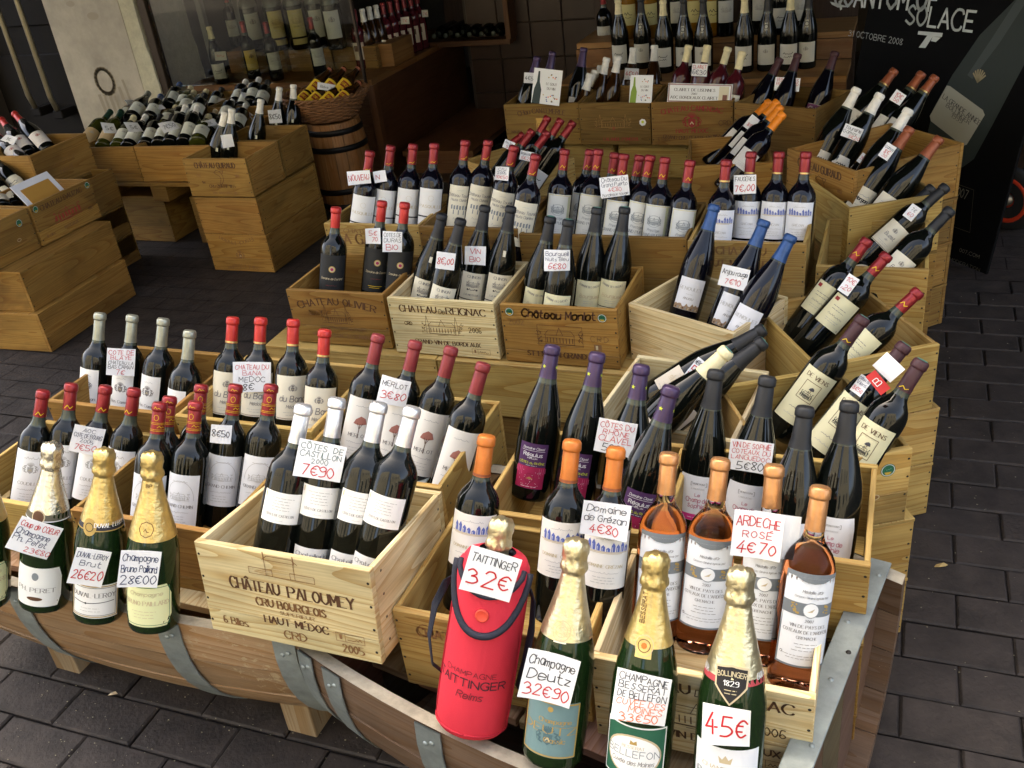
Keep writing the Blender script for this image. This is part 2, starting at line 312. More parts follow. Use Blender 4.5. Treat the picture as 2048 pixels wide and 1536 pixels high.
        if towers:
            for q in (x0-.03*w, x0+bw+.03*w): L([(q-.035*w, y), (q-.035*w, y+bh*1.2), (q, y+h), (q+.035*w, y+bh*1.2), (q+.035*w, y)], lw, c); L([(q-.035*w, y+bh*.6), (q+.035*w, y+bh*.6)], lw, c)
        for sx in (-1, 1):
            for i in range(16): a = x+sx*(w*.40+w*.09*r.random()); b = y+h*(.05+.6*r.random()); L([(a, b), (a+(r.random()-.5)*.08*w, b+(r.random())*.09*h)], lw*1.3, c)
        L([(x-w*.5, y-.02*h), (x+w*.5, y-.02*h)], lw, c); L([(x-bw*.2, y-h*.09), (x+bw*.2, y-h*.09)], lw, c)
    def tree(s, x, y, h, c='R'):
        r = random.Random(3); s.line([(x, y), (x+.01*h, y+h*.62)], h*.03, 'n'); s.line([(x, y+h*.4), (x-.1*h, y+h*.66)], h*.02, 'n'); s.line([(x, y+h*.4), (x+.12*h, y+h*.66)], h*.02, 'n')
        s.poly([(x-.28*h, y+.62*h), (x-.2*h, y+.82*h), (x+.0*h, y+.98*h), (x+.2*h, y+.9*h), (x+.3*h, y+.66*h), (x+.1*h, y+.6*h), (x-.1*h, y+.58*h)], c)
    def crest(s, x, y, h, c='n'):
        lw = h*.035; L = s.line
        s.poly([(x-.2*h, y+.1*h), (x, y-.05*h), (x+.2*h, y+.1*h), (x+.22*h, y+.5*h), (x-.22*h, y+.5*h)], c); s.poly([(x-.12*h, y+.2*h), (x, y+.36*h), (x+.12*h, y+.2*h), (x+.1*h, y+.14*h), (x, y+.26*h), (x-.1*h, y+.14*h)], 'L', 2)
        for i in range(9): a = R(90-60+15*i); L([(x, y+.52*h), (x+.32*h*math.cos(a), y+.56*h+.34*h*math.sin(a))], lw, c)
        for sx in (-1, 1):
            L([(x+sx*q[0]*h, y+q[1]*h) for q in ((.25, .05), (.42, .1), (.36, .25), (.5, .3), (.36, .42), (.45, .55), (.3, .6))], lw*2.2, c); L([(x+sx*.5*h, y+.12*h), (x+sx*.58*h, y+.4*h), (x+sx*.5*h, y+.5*h)], lw, c)
    def mesh(s, name, fn, strip=0):
        V, F, FM, mats, idx = [], [], [], [], {}
        for pts, c, lay in s.q:
            col = INK[c] if isinstance(c, str) else c
            if col not in idx: idx[col] = len(mats); mats.append(ink(col))
            if strip and max(p[0] for p in pts)-min(p[0] for p in pts) > strip*1.3:
                for q in slices(pts, strip):
                    b = len(V); V += [fn(x, y, lay) for x, y in q]; ar = sum(p[0]*r[1]-r[0]*p[1] for p, r in zip(q, q[1:]+q[:1])); F.append(tuple(range(b, b+len(q))) if ar > 0 else tuple(range(b+len(q)-1, b-1, -1))); FM.append(idx[col])
                continue
            b = len(V); V += [fn(x, y, lay) for x, y in pts]; ar = sum(p[0]*q[1]-q[0]*p[1] for p, q in zip(pts, pts[1:]+pts[:1]))
            F.append(tuple(range(b, b+len(pts))) if ar > 0 else tuple(range(b+len(pts)-1, b-1, -1))); FM.append(idx[col])
        return new_mesh(name, V, F, mats, FM)
def flat_front(dy=-.0004): return lambda x, y, l: (x, dy - l*.00025, y)      # on a board that faces -Y

# ------------------------------------------------------------------ bottles
SHAPES = dict(
 bord=[(.031, .0), (.0355, .003), (.0374, .009), (.0376, .05), (.0376, .176), (.0368, .187), (.0344, .198), (.0294, .208), (.0228, .2165), (.0174, .224), (.0146, .233), (.0132, .247), (.0127, .287), (.0139, .289), (.0139, .300), (.0120, .304)],
 burg=[(.033, .0), (.038, .003), (.0400, .009), (.0404, .05), (.0404, .132), (.0395, .150), (.0365, .168), (.0314, .189), (.0252, .210), (.0194, .229), (.0156, .246), (.0137, .262), (.0131, .283), (.0143, .286), (.0143, .297), (.0122, .301)],
 slim=[(.029, .0), (.0335, .003), (.0350, .009), (.0352, .05), (.0352, .183), (.0344, .194), (.0322, .205), (.0276, .215), (.0216, .2235), (.0168, .231), (.0142, .240), (.0130, .254), (.0124, .294), (.0135, .296), (.0135, .307), (.0117, .311)],
 champ=[(.036, .0), (.0420, .003), (.0440, .010), (.0445, .05), (.0445, .135), (.0435, .152), (.0398, .175), (.0334, .200), (.0264, .226), (.0202, .250), (.0160, .270), (.0146, .284), (.0160, .288), (.0160, .296), (.0150, .300), (.0165, .310), (.0165, .318), (.0140, .324)],
 beer=[(.026, .0), (.030, .003), (.031, .01), (.031, .115), (.029, .130), (.022, .150), (.0165, .17), (.0138, .185), (.0133, .205), (.0145, .206), (.0145, .214), (.012, .216)],
 mag=[(.042, .0), (.0505, .003), (.053, .012), (.0535, .05), (.0535, .235), (.0515, .25), (.046, .266), (.036, .282), (.027, .295), (.0205, .31), (.0175, .33), (.017, .362), (.019, .364), (.019, .378), (.016, .382)])
def rad(prof, z):
    for (r0, z0), (r1, z1) in zip(prof, prof[1:]):
        if z <= z1: return r0+(r1-r0)*((z-z0)/(z1-z0) if z1 > z0 else 0)
    return prof[-1][0]
def wrap(prof, off=.0004):
    def f(x, y, l):
        r = rad(prof, max(.01, y)); ro = r+off+l*.00022; a = x/max(r, .012)
        return (ro*math.sin(a), -ro*math.cos(a), y)
    return f
def patch(prof, w, z0, z1, m, cut=0, off=.0003, cx=0, nz=None):
    f = wrap(prof, off); n = 14; nz = nz or max(1, int((z1-z0)/.02)); V, F = [], []
    for k in range(nz+1):
        t = k/nz; z = z0+(z1-z0)*t; ww = w
        if cut: ww = w-2*cut*max(0, 1-min(t, 1-t)*nz)
        for i in range(n+1): V.append(f(cx-ww/2+ww*i/n, z, 0))
    for k in range(nz):
        for i in range(n): a = k*(n+1)+i; F.append((a, a+1, a+n+2, a+n+1))
    return new_mesh('label', V, F, m, None, True)
TYPES = {}
def btype(name, shape, glass, cap=None, capz=.243, labels=(), extra=None, band=None, capprint=None, disc=False):
    """cap: foil colour, capz: where the foil starts; labels: (z0, z1, width, paper colour, drawing, corner cut); drawing(ink, width, z0, z1)."""
    P = SHAPES[shape]; top = P[-1][1]; parts = [('glass', lathe(P if shape != 'champ' else P[:11]+[(.0138, .278), (.012, .279)], 28, glass, name='glass'), [])]
    if cap:
        cp = [(rad(P, capz)+.0006, capz)] + [(r+.0007, z) for r, z in P if z > capz+.004 and z < top-.005]
        if shape in ('bord', 'burg', 'slim'): cp = [(rad(P, capz)+.0006, capz), (rad(P, capz+.015)+.0007, capz+.015), (P[-4][0]+.0008, top-.0185), (P[-4][0]+.0004, top-.0175), (P[-4][0]+.0026, top-.0160), (P[-3][0]+.0017, top-.0135), (P[-3][0]+.0013, top-.004), (P[-3][0]-.0012, top), (.004, top+.0006)]
        elif shape == 'champ':
            cp = [(rad(P, capz)+.0006, capz)] + [(rad(P, z)+.0007, z) for z in (capz+.012, .222, .242, .262, .276) if z > capz+.006] + [(.0156, .278), (.0178, .2815), (.0183, .286), (.0176, .291), (.0160, .2965), (.0168, .302), (.0176, .309), (.0172, .317), (.0145, .3235), (.006, .3265)]
        else: cp += [(P[-1][0]+.0006, top), (.003, top+.0008)]
        me = lathe(cp, 44 if shape == 'champ' else 24, FOIL[cap], cap0=False, name='capsule'); sub = []
        if shape == 'champ':      # twisted wire cage lines pressed through the foil
            for v in me.vertices:
                if v.co.z > .279: a = math.atan2(v.co.y, v.co.x); k = 1+.055*math.sin(4*a+.6)+.045*math.sin(9*a+v.co.z*260)+.03*math.sin(14*a-v.co.z*420); v.co.x *= k; v.co.y *= k; v.co.z += .0012*math.sin(5*a+v.co.z*500)
        if disc: sub.append(('cap_disc', lathe([(.0105, top+.0009), (.0098, top+.0013), (.006, top+.0011)], 18, mat('green_cap_disc', (.10, .27, .21), .5), cap0=False), []))
        if band: sub.append(('band', lathe([(rad(P, capz)+.0011, capz+.001), (rad(P, capz+.004)+.0012, capz+.005)], 24, FOIL[band], cap0=False, cap1=False), []))
        if capprint: i = Ink(); capprint(i); sub.append(('lettering', i.mesh('lettering', wrap(P, .0016), .003), []))
        parts.append(('capsule', me, sub))
    for lb in labels:
        z0, z1, wd, col, fn = lb[:5]; cut = lb[5] if len(lb) > 5 else 0; nm = lb[6] if len(lb) > 6 else 'label'
        sub = []
        if fn:
            i = Ink(); fn(i, wd, z0, z1)
            if i.q: sub.append(('lettering', i.mesh('lettering', wrap(P, .0006), .004), []))
        parts.append((nm, patch(P, wd, z0, z1, paper(col), cut), sub))
    if extra: parts += extra(P)
    TYPES[name] = (parts, top)
def make_bottle(kind, mtx, label, group, name='wine_bottle', cat='wine bottle'):
    o = bpy.data.objects.new(name, None); o.empty_display_size = .03; COL.objects.link(o); o.matrix_world = mtx; tag(o, label, cat, group)
    for nm, me, sub in TYPES[kind][0]:
        p = link(nm, me, o)
        for n2, m2, _ in sub: link(n2, m2, p)
    return o
def pose(T, A, zb, L, back=15, side=None, turn=0):
    """Stand a bottle of length L so that its mouth lies on the sight line T and its axis under the line T-A, leaning `back` degrees along +Y."""
    a, b = ray(*T), ray(*A); n = a.cross(b).normalized(); u = a.normalized(); v = n.cross(u)
    ax = 1 if side is None else 0; tg = -math.sin(R(back if side is None else side))
    m = math.hypot(u[ax], v[ax]); ph = math.atan2(v[ax], u[ax]); k = max(-1, min(1, tg/m)); best = None
    for q in (math.acos(k), -math.acos(k)):
        d = u*math.cos(ph+q) + v*math.sin(ph+q)
        if best is None or d.z < best.z: best = d
    d = best; P = atz(T[0], T[1], zb-L*d.z); B = P+d*L; return B, -d
def frame_of(B, up, turn=0):
    to = B-CC; to -= up*to.dot(up); Y = to.normalized(); X = Y.cross(up)
    M = Matrix(((X.x, Y.x, up.x, B.x), (X.y, Y.y, up.y, B.y), (X.z, Y.z, up.z, B.z), (0, 0, 0, 1)))
    return M @ Matrix.Rotation(R(turn), 4, 'Z')
PLACED = {}
ORD = ['leftmost', 'second from left', 'third from left', 'fourth from left', 'fifth from left', 'sixth from left', 'seventh from left', 'eighth from left', 'ninth from left', 'tenth from left', 'eleventh from left', 'twelfth from left', 'thirteenth from left', 'fourteenth from left']
def row(key, kind, desc, where, group, zb, pts, back=15, side=None, turn=0, name='wine_bottle', cat='wine bottle', ty=None):
    """pts: (mouth x, mouth y, axis x, axis y[, dz, turn]); ty: depth at which the feet should stand on average (then zb is only a first guess)."""
    ks = [kind]*len(pts) if isinstance(kind, str) else kind
    if ty is not None:
        for _ in range(4):
            ms = [pose(p[:2], p[2:4], zb, TYPES[k][1], back, side)[0].y for p, k in zip(pts, ks)]; zb += (sum(ms)/len(ms)-ty)*.28
    order = sorted(range(len(pts)), key=lambda i: pts[i][0]); rank = {i: r for r, i in enumerate(order)}; out = []
    for i, p in enumerate(pts):
        k = ks[i]; dz = p[4] if len(p) > 4 else 0; tn = (p[5] if len(p) > 5 else 0) + turn + RND.uniform(-8, 8)
        B, up = pose(p[:2], p[2:4], zb+dz, TYPES[k][1], back, side)
        o = ORD[rank[i]] if rank[i] < len(pts)-1 or len(pts) < 2 else 'rightmost'
        lab = (o+' ' if len(pts) > 1 else '') + desc + ' ' + where
        ob = make_bottle(k, frame_of(B, up, tn), lab, group, name, cat); PLACED[(key, i)] = (B, up, k); out.append((B, up))
    return out

def pile(key, kind, desc, where, group, pts, plane, val, far=True):
    """pts: (mouth x, mouth y, foot x, foot y[, d]); the foot stands on the plane y = val (or z = val), the mouth on its sight line."""
    ks = [kind]*len(pts) if isinstance(kind, str) else kind; order = sorted(range(len(pts)), key=lambda i: pts[i][0]); rank = {i: r for r, i in enumerate(order)}
    for i, p in enumerate(pts):
        dv = p[4] if len(p) > 4 else 0; B = aty(p[2], p[3], val+dv) if plane == 'y' else atz(p[2], p[3], val+dv); L = TYPES[ks[i]][1]
        u = ray(p[0], p[1]).normalized(); w0 = CC-B; b = u.dot(w0); c = w0.dot(w0)-L*L; D = max(0, b*b-c); s = -b+(math.sqrt(D) if far else -math.sqrt(D)); up = (CC+u*s-B).normalized()
        o = ORD[rank[i]] if rank[i] < len(pts)-1 else 'rightmost'
        make_bottle(ks[i], frame_of(B, up, RND.uniform(-18, 18)), o+' '+desc+' '+where, group); PLACED[(key, i)] = (B, up, ks[i])
# --- what is printed on them
def tx(i, t, z, h, c='g', st='serif', x=0, asp=.75, **k): i.text(t, x, z, h, c, st, 'c', asp, **k)
def d_estate(seed, name=None, c='g', pic='house'):
    def f(i, w, z0, z1):
        h = z1-z0; rr = random.Random(seed)
        i.scrib(0, z0+h*.86, w*.4, h*.04, 'G', seed=seed)
        if pic == 'house': i.house(0, z0+h*.50, w*.62, h*.26, c, .0007, seed)
        elif pic == 'village':
            y = z0+h*.66
            for k in range(9):
                q = -w*.36+w*.09*k; b = h*(.05+.09*rr.random()); i.poly([(q, y), (q+w*.07, y), (q+w*.07, y+b), (q+w*.035, y+b*1.5), (q, y+b)], 'u'); i.line([(q+w*.02, y), (q+w*.02, y+b*.8)], .0007, 'w', 2)
            i.line([(-w*.42, y-.001), (w*.42, y-.001)], .0012, 'x'); i.line([(-w*.35, y-.003), (w*.3, y-.003)], .0008, 'x')
        elif pic == 'crest': i.crest(0, z0+h*.6, h*.22, c)
        elif pic == 'arch': i.ring(0, z0+h*.52, w*.38, .0008, 'G', ry=h*.36, a0=0, a1=PI); i.house(0, z0+h*.52, w*.55, h*.18, 'G', .0007, seed, False)
        elif pic == 'tree': i.tree(0, z0+h*.36, h*.36, (.36, .14, .11))
        if name: tx(i, name, z0+h*.37, h*.055, c, 'serif', asp=min(.75, w*.8/(len(name)*h*.055*1.05)))
        i.scrib(0, z0+h*.27, w*.55, h*.035, 'G', seed=seed+5); i.lines(0, z0+h*.2, w*.6, 3, h*.05); 
    return f
def d_black(i, w, z0, z1):
    h = z1-z0; i.disc(0, z0+h*.68, .0095, 'd', 1); i.disc(0, z0+h*.68, .0075, 'L', 2); i.disc(0, z0+h*.68, .0045, 'm', 3)
    i.text('Domaine de Durand', 0, z0+h*.44, .006, 'x', 'it', 'c', .62); i.scrib(0, z0+h*.3, .03, .003, 'R'); i.line([(-.02, z0+h*.14), (.02, z0+h*.14)], .0014, 'y'); i.line([(-.017, z0+h*.1), (.012, z0+h*.1)], .0012, 'y')
def d_regulus(i, w, z0, z1):
    h = z1-z0; r = random.Random(4); i.rect(-w/2, z0+.0008, w, h*.48, (.36, .012, .07), 0); i.line([(-w*.4, z0+h*.84), (w*.4, z0+h*.84)], .0006, 'w')
    tx(i, 'Domaine Clavel', z0+h*.87, .0045, 'w', 'it', asp=.7); tx(i, 'Régulus', z0+h*.72, .0068, 'w', 'sans', asp=.8); tx(i, 'PAPILLON', z0+h*.66, .0028, 'w', 'sans'); tx(i, 'CÔTES du RHÔNE', z0+h*.55, .0042, 'l', 'sans', asp=.75); i.lines(0, z0+h*.515, w*.6, 1, .003, 'w', .0006)
    for s in (-1, 1):
        for k in range(4): i.line([(s*(w*.3+k*.004), z0+h*.46), (s*(w*.3+k*.004), z0+h*(.3+.02*k))], .0009, (.62, .1, .22))
    i.ring(0, z0+h*.24, .009, .0007, (.2, .01, .03)); i.poly([(-.007, z0+h*.22), (0, z0+h*.27), (.007, z0+h*.22)], 'd')
    for k in range(26): i.disc((r.random()-.5)*w*.8, z0+h*(.05+.38*r.random()), .0006, 'w', 1, n=5)
    i.lines(0, z0+h*.05, w*.85, 1, .003, 'w', .0009)
def d_sophie(i, w, z0, z1):
    h = z1-z0; i.rect(-w/2, z0+.0005, w, h*.14, (.62, .03, .22), 0); i.line([(-.012, z0+h*.86), (-.014, z0+h*.86), (-.014, z0+h*.78), (-.012, z0+h*.78)], .0007, 'g'); i.line([(.012, z0+h*.86), (.014, z0+h*.86), (.014, z0+h*.78), (.012, z0+h*.78)], .0007, 'g')
    tx(i, 'VIGNERONS', z0+h*.81, .003, 'g'); tx(i, 'LANGUEDOC', z0+h*.70, .0028, 'G'); tx(i, 'Le', z0+h*.55, .006, (.45, .1, .16), 'hand'); tx(i, 'Champ de', z0+h*.42, .0075, (.45, .1, .16), 'hand', asp=.6); tx(i, 'Sophie', z0+h*.29, .0075, (.45, .1, .16), 'hand', asp=.7); i.lines(0, z0+h*.07, w*.5, 1, .003, 'w')
def d_rose(i, w, z0, z1):
    h = z1-z0; S = (.17, .19, .20)
    i.frame(-w/2+.001, z0+.001, w-.002, h-.002, .003, S, 0); i.rect(-w/2, z1-.006, w, .0055, S, 0)
    i.rect(-w/2, z0+h*.555, w, h*.135, S, 0); i.disc(0, z0+h*.622, .0115, 'S', 2); i.disc(0, z0+h*.622, .0103, 'w', 3); i.poly([(-.005, z0+h*.60), (.002, z0+h*.605), (.005, z0+h*.645)], 'x', 4)
    r = random.Random(2)
    for s in (-1, 1):
        for k in range(16): x, y = s*(.0165+.011*r.random()), z0+h*(.575+.10*r.random()); i.disc(x, y, .0014, 'd', 2, n=6)
    i.poly([(-w*.32, z1-.006), (-w*.15, z1-.012), (0, z1-.0135), (w*.15, z1-.012), (w*.32, z1-.006)], S, 1)
    tx(i, "Médaille d'Or", z0+h*.80, .0040, 'g', 'it', asp=.7); tx(i, 'Concours Général Agricole 2007', z0+h*.745, .0028, 'g', 'it', asp=.62)
    tx(i, '2007', z0+h*.49, .0042, 'g', 'serif'); tx(i, 'VIN DE PAYS DES', z0+h*.425, .0046, 'g', 'serif', asp=.72); tx(i, "COTEAUX DE L'ARDÈCHE", z0+h*.365, .0046, 'g', 'serif', asp=.68); tx(i, 'GRENACHE', z0+h*.305, .0040, 'g', 'serif')
    i.lines(0, z0+h*.25, w*.6, 3, h*.035, 'g', .0007); i.lines(0, z0+h*.12, w*.75, 2, h*.03, 'g', .0006); i.disc(-w*.4, z0+h*.13, .0022, 'k', 1, n=10); i.disc(-w*.4, z0+h*.13, .0014, 'w', 2, n=10)
def d_viens(i, w, z0, z1):
    h = z1-z0; tx(i, 'DE VIENS', z0+h*.84, .0085, 'n', 'serif', asp=.75); i.frame(-.017, z0+h*.45, .034, h*.33, .0011, 'n')
    i.house(0, z0+h*.5, .026, h*.16, 'k', .0008, 9, False); i.tree(.003, z0+h*.55, .02, (.06, .06, .07)); i.scrib(0, z0+h*.26, w*.42, .007, 'g', .0009); i.scrib(0, z0+h*.12, w*.5, .004, 'G')
def d_b(i, w, z0, z1):
    h = z1-z0; i.rect(-w*.42, z0+h*.80, w*.16, h*.11, 'R'); i.lines(-w*.05, z0+h*.66, w*.6, 2, h*.1, 'g', .0012); i.scrib(0, z0+h*.36, w*.55, h*.06, 'g'); i.lines(0, z0+h*.25, w*.5, 2, h*.06, 'G', .0009); i.ring(w*.4, z0+h*.07, .0018, .0006, 'k', n=10)
def d_cast(i, w, z0, z1):
    h = z1-z0; i.lines(0, z1-h*.18, w*.7, 5, h*.095, 'G', .0009); tx(i, 'CÔTES DE CASTILLON', z0+h*.22, h*.075, 'g', 'serif', asp=.62); i.scrib(0, z0+h*.08, w*.2, h*.04, 'G'); i.rect(-w*.45, z1-h*.22, w*.035, h*.16, 'x')
def d_strip(i, w, z0, z1): tx(i, 'Chatellerie', z0+(z1-z0)*.35, (z1-z0)*.28, 'g', 'serif', asp=.9)
def d_script(t, t2='Grand vin', c='g'):
    def f(i, w, z0, z1):
        h = z1-z0; i.crest(0, z0+h*.66, h*.17, 'g'); i.text(t, 0, z0+h*.42, h*.13, c, 'it', 'c', .62); i.text(t2, 0, z0+h*.27, h*.07, 'g', 'it', 'c', .7); i.lines(0, z0+h*.17, w*.5, 2, h*.06); i.line([(-w*.48, z0+h*.03), (w*.48, z0+h*.03)], .0011, 'n')
    return f
def d_pask(i, w, z0, z1):
    h = z1-z0; i.ring(0, z0+h*.74, .008, .0005, 'L', n=12); tx(i, 'PASQUILLE', z0+h*.48, h*.075, 'L', 'serif', asp=.9); i.rect(-w/2, z0+h*.22, w, h*.035, 'k', 1)
def d_chin(i, w, z0, z1):
    h = z1-z0; tx(i, 'CHINON', z0+h*.83, h*.085, 'g', 'serif'); i.house(0, z0+h*.56, w*.5, h*.2, 'g', .0009, 5); i.disc(-.013, z0+h*.46, .0025, 'k'); i.disc(.013, z0+h*.46, .0025, 'k'); i.scrib(0, z0+h*.44, .02, .005, 'k', .0012); tx(i, 'LA MOTHAIE', z0+h*.26, h*.06, 'g', 'serif'); i.rect(-w/2, z0+h*.12, w, h*.03, 'k')
def d_bourg(i, w, z0, z1):
    h = z1-z0; i.text('DOMAINE DES OUCHES', 0, z0+h*.80, h*.055, 'g', 'serif', 'c', .6, -14); i.text('Bourgueil', 0, z0+h*.5, h*.1, 'x', 'it', 'c', .7); i.lines(0, z0+h*.4, w*.4, 2, h*.06); i.rect(-w/2, z0+h*.2, w, h*.022, 'k')
def d_anj(i, w, z0, z1):
    h = z1-z0; tx(i, 'RENOULET', z0+h*.62, h*.10, 'G', 'serif'); i.lines(0, z0+h*.5, w*.4, 1, .004); tx(i, 'ANJOU', z0+h*.33, h*.07, 'g', 'serif'); r = random.Random(3)
    i.poly([(-w/2, z0+.0004)] + [(-w/2+w*k/14, z0+h*(.1+.13*r.random())) for k in range(15)] + [(w/2, z0+.0004)], (.30, .2, .12), 0)
    for k in range(10): x = -w/2+w*(.05+.1*k); i.poly([(x, z0+h*.04), (x+.004, z0+h*.02), (x+.005, z0+h*.11)], ('n', 'S', 'x')[k % 3], 1)
def d_puerto(i, w, z0, z1):
    h = z1-z0; i.frame(-w/2+.003, z0+.003, w-.006, h-.006, .0022, (.62, .58, .36), 0); i.rect(w*.33, z0+.005, w*.1, h-.01, (.52, .56, .38), 0); i.house(-.003, z0+h*.60, w*.5, h*.17, 'S', .0011, 12); i.ring(-.003, z0+h*.66, w*.24, .0009, 'S', ry=h*.12); i.text('Prestige', -.003, z0+h*.45, h*.05, 'S', 'it', 'c', .7); tx(i, 'GRAND PUERTO', z0+h*.34, h*.06, 'S', 'serif', x=-.003, asp=.65); i.lines(0, z0+h*.22, w*.5, 3, h*.045)
def d_tour(i, w, z0, z1):
    h = z1-z0; i.scrib(0, z0+h*.88, w*.25, h*.03, 'G'); i.text('Château Tourelle', 0, z0+h*.74, h*.065, 'g', 'it', 'c', .6); i.text('Haute Clairière', 0, z0+h*.64, h*.055, 'g', 'it', 'c', .6)
    for k in range(6): i.poly([(-w*.33+k*w*.115, z0+h*.44), (-w*.33+k*w*.115+w*.07, z0+h*.44), (-w*.33+k*w*.115+w*.07, z0+h*(.53 if k % 2 else .55)), (-w*.33+k*w*.115, z0+h*.53)], 'S')
    for k in range(3): i.line([(-w*.2+k*w*.2, z0+h*.33), (-w*.2+k*w*.2, z0+h*.42)], .0028, 'S')
    i.scrib(0, z0+h*.2, w*.4, h*.04, 'G'); i.lines(0, z0+h*.12, w*.4, 1, .003)
def d_purple(i, w, z0, z1):
    h = z1-z0; i.rect(-w/2, z0+h*.62, w, h*.37, (.13, .03, .09), 0); i.text('Chinon', 0, z0+h*.7, h*.18, 'G', 'it', 'c', .7); i.lines(0, z0+h*.4, w*.5, 2, h*.1)
def d_round(i, w, z0, z1): h = z1-z0; i.scrib(0, z0+h*.5, w*.5, h*.14, 'k', .0022); i.scrib(0, z0+h*.34, w*.4, h*.1, 'k', .0016); i.lines(0, z0+h*.25, w*.4, 1, .004)
def d_grave(i, w, z0, z1): h = z1-z0; i.scrib(0, z0+h*.68, w*.5, h*.1, 'G'); i.text('Morgon', 0, z0+h*.5, h*.12, 'k', 'it', 'c', .6, wt=1.7); i.scrib(0, z0+h*.3, w*.5, h*.05, 'G'); i.rect(-w/2, z0, w, h*.14, (.2, .03, .03), 0)
def d_leaf(i, w, z0, z1):
    h = z1-z0; r = random.Random(8)
    for k in range(14): i.disc(-w*.4+w*.8*r.random(), z1-h*(.08+.12*r.random()), .002, 'S', n=6)
    i.scrib(0, z0+h*.4, w*.6, h*.1, 'g'); i.disc(w*.25, z0+h*.2, .003, 'R', n=6)
def d_vig(i, w, z0, z1): h = z1-z0; i.rect(-.014, z0+h*.38, .028, h*.26, (.25, .2, .38), 0); i.scrib(0, z0+h*.2, w*.4, h*.07, 'P')
def d_beer(i, w, z0, z1): h = z1-z0; i.rect(-w*.3, z0+h*.42, w*.6, h*.42, (.25, .02, .01), 0); i.text('BIERE', 0, z0+h*.55, h*.16, 'y', 'sans', 'c', .7, lay=2); i.rect(-w*.12, z0+h*.08, w*.24, h*.14, 'n', 1)
W1 = (.80, .80, .77); CR_ = (.74, .70, .56); CRM = (.70, .66, .42); WH = (.82, .84, .85)
def goldmark(z, s=.0022):
    def f(i):
        for a in (-.028, 0, .028): i.scrib(a, z, .015, .009, 'y', .0014)
    return f
def banded(i):
    for z in (.2465, .2495, .2605, .2635): i.line([(-.05+.004*k, z) for k in range(26)], .0007, 'y')
    for a in (-.03, 0, .03): i.ring(a, .274, .0042, .0008, 'y', n=8, ry=.006); i.scrib(a+.01, .253, .014, .006, 'y', .0009); i.scrib(a, .292, .012, .005, 'y', .0008)
def stars(i):
    for a, z in ((-.008, .262), (.017, .262), (.034, .27), (-.03, .268)):
        i.poly([(a+.0042*(1 if k % 2 == 0 else .4)*math.sin(PI*k/5), z+.0042*(1 if k % 2 == 0 else .4)*math.cos(PI*k/5)) for k in range(10)], 'l')
btype('coudille', 'slim', GL_DARK, 'red', .252, [(.052, .178, .078, WH, d_estate(3, 'COUDILLE', 'G', 'crest'))], capprint=goldmark(.256))
btype('arch', 'bord', GL_DARK, 'red', .240, [(.05, .158, .080, (.72, .74, .76), d_estate(4, 'GRAND CHEMIN', 'g', 'arch'))], capprint=banded)
btype('castillon', 'bord', GL_DARK, 'silver', .238, [(.105, .158, .070, W1, d_cast), (.028, .052, .068, W1, d_strip, 0, 'strip_label')])
btype('grezan', 'bord', GL_DARK, 'orange', .236, [(.085, .178, .088, (.78, .76, .70), d_estate(6, 'DOMAINE GRÉZAN', 'L', 'village'))], band='brown')
btype('rose', 'bord', GL_ROSE, 'copper', .240, [(.045, .185, .084, (.74, .76, .77), d_rose)])
btype('caman', 'bord', GL_DARK, 'grey', .236, [(.04, .165, .06, W1, d_estate(8, 'Bas Caman', 'g', 'crest'))])
btype('bana', 'bord', GL_DARK, 'scarlet', .243, [(.075, .178, .084, CR_, d_script('du Bana', 'Médoc'))], band='gold')
btype('merlot', 'bord', GL_DARK, 'dullred', .240, [(.03, .168, .078, (.74, .72, .66), d_estate(9, 'MERLOT', 'g', 'tree'))])
btype('regulus', 'burg', GL_DARK, 'purple', .240, [(.028, .118, .056, (.065, .02, .085), d_regulus)], capprint=stars)
btype('sophie', 'burg', GL_DARK, 'black', .232, [(.028, .112, .082, (.74, .75, .76), d_sophie, .004)])
btype('duras', 'bord', GL_DARK, 'scarlet', .246, [(.045, .172, .088, (.012, .013, .014), d_black)], capprint=None)
btype('chinon', 'burg', GL_DARK, 'black', .235, [(.03, .118, .074, CR_, d_chin), (.168, .184, .016, CR_, None, .004, 'neck_label')])
btype('bourgueil', 'burg', GL_DARK, 'black', .238, [(.02, .112, .078, CRM, d_bourg)], disc=True)
btype('anjou', 'burg', GL_BLUE, 'blue', .236, [(.030, .112, .068, (.70, .71, .74), d_anj)])
btype('pasquille', 'bord', GL_BLUE, 'red', .243, [(.062, .172, .082, (.76, .76, .74), d_pask)], capprint=goldmark(.247))
btype('tourelle', 'bord', GL_BLUE, 'red', .245, [(.045, .172, .076, CR_, d_tour)], capprint=goldmark(.249))
btype('puerto', 'bord', GL_BLUE, 'red', .244, [(.045, .176, .080, (.66, .68, .66), d_puerto)], capprint=goldmark(.25))
btype('faugeres', 'bord', GL_BLUE, 'red', .246, [(.078, .176, .080, (.74, .76, .80), d_estate(6, 'GRÉZAN', 'G', 'village')), (.05, .072, .080, (.74, .76, .80), None, 0, 'strip_label')], band='gold')
btype('mercurey', 'burg', GL_DARK, 'black', .228, [(.04, .105, .075, (.66, .58, .46), d_estate(14, None, 'x', 'house'))], disc=True)
btype('mercurey_cream', 'burg', GL_DARK, 'cream', .232, [(.04, .105, .075, (.66, .58, .46), d_estate(14, None, 'x', 'house'))], disc=True)
btype('viens', 'bord', GL_DARK, 'maroon', .240, [(.045, .168, .078, CRM, d_viens)], capprint=goldmark(.244), disc=True)
btype('bmark', 'bord', GL_DARK, 'red', .245, [(.088, .168, .072, CRM, d_b)], capprint=goldmark(.256))
btype('gigondas', 'bord', GL_DARK, 'black', .24, [(.075, .15, .07, CR_, d_script('Buzet', 'vin'))], disc=True)
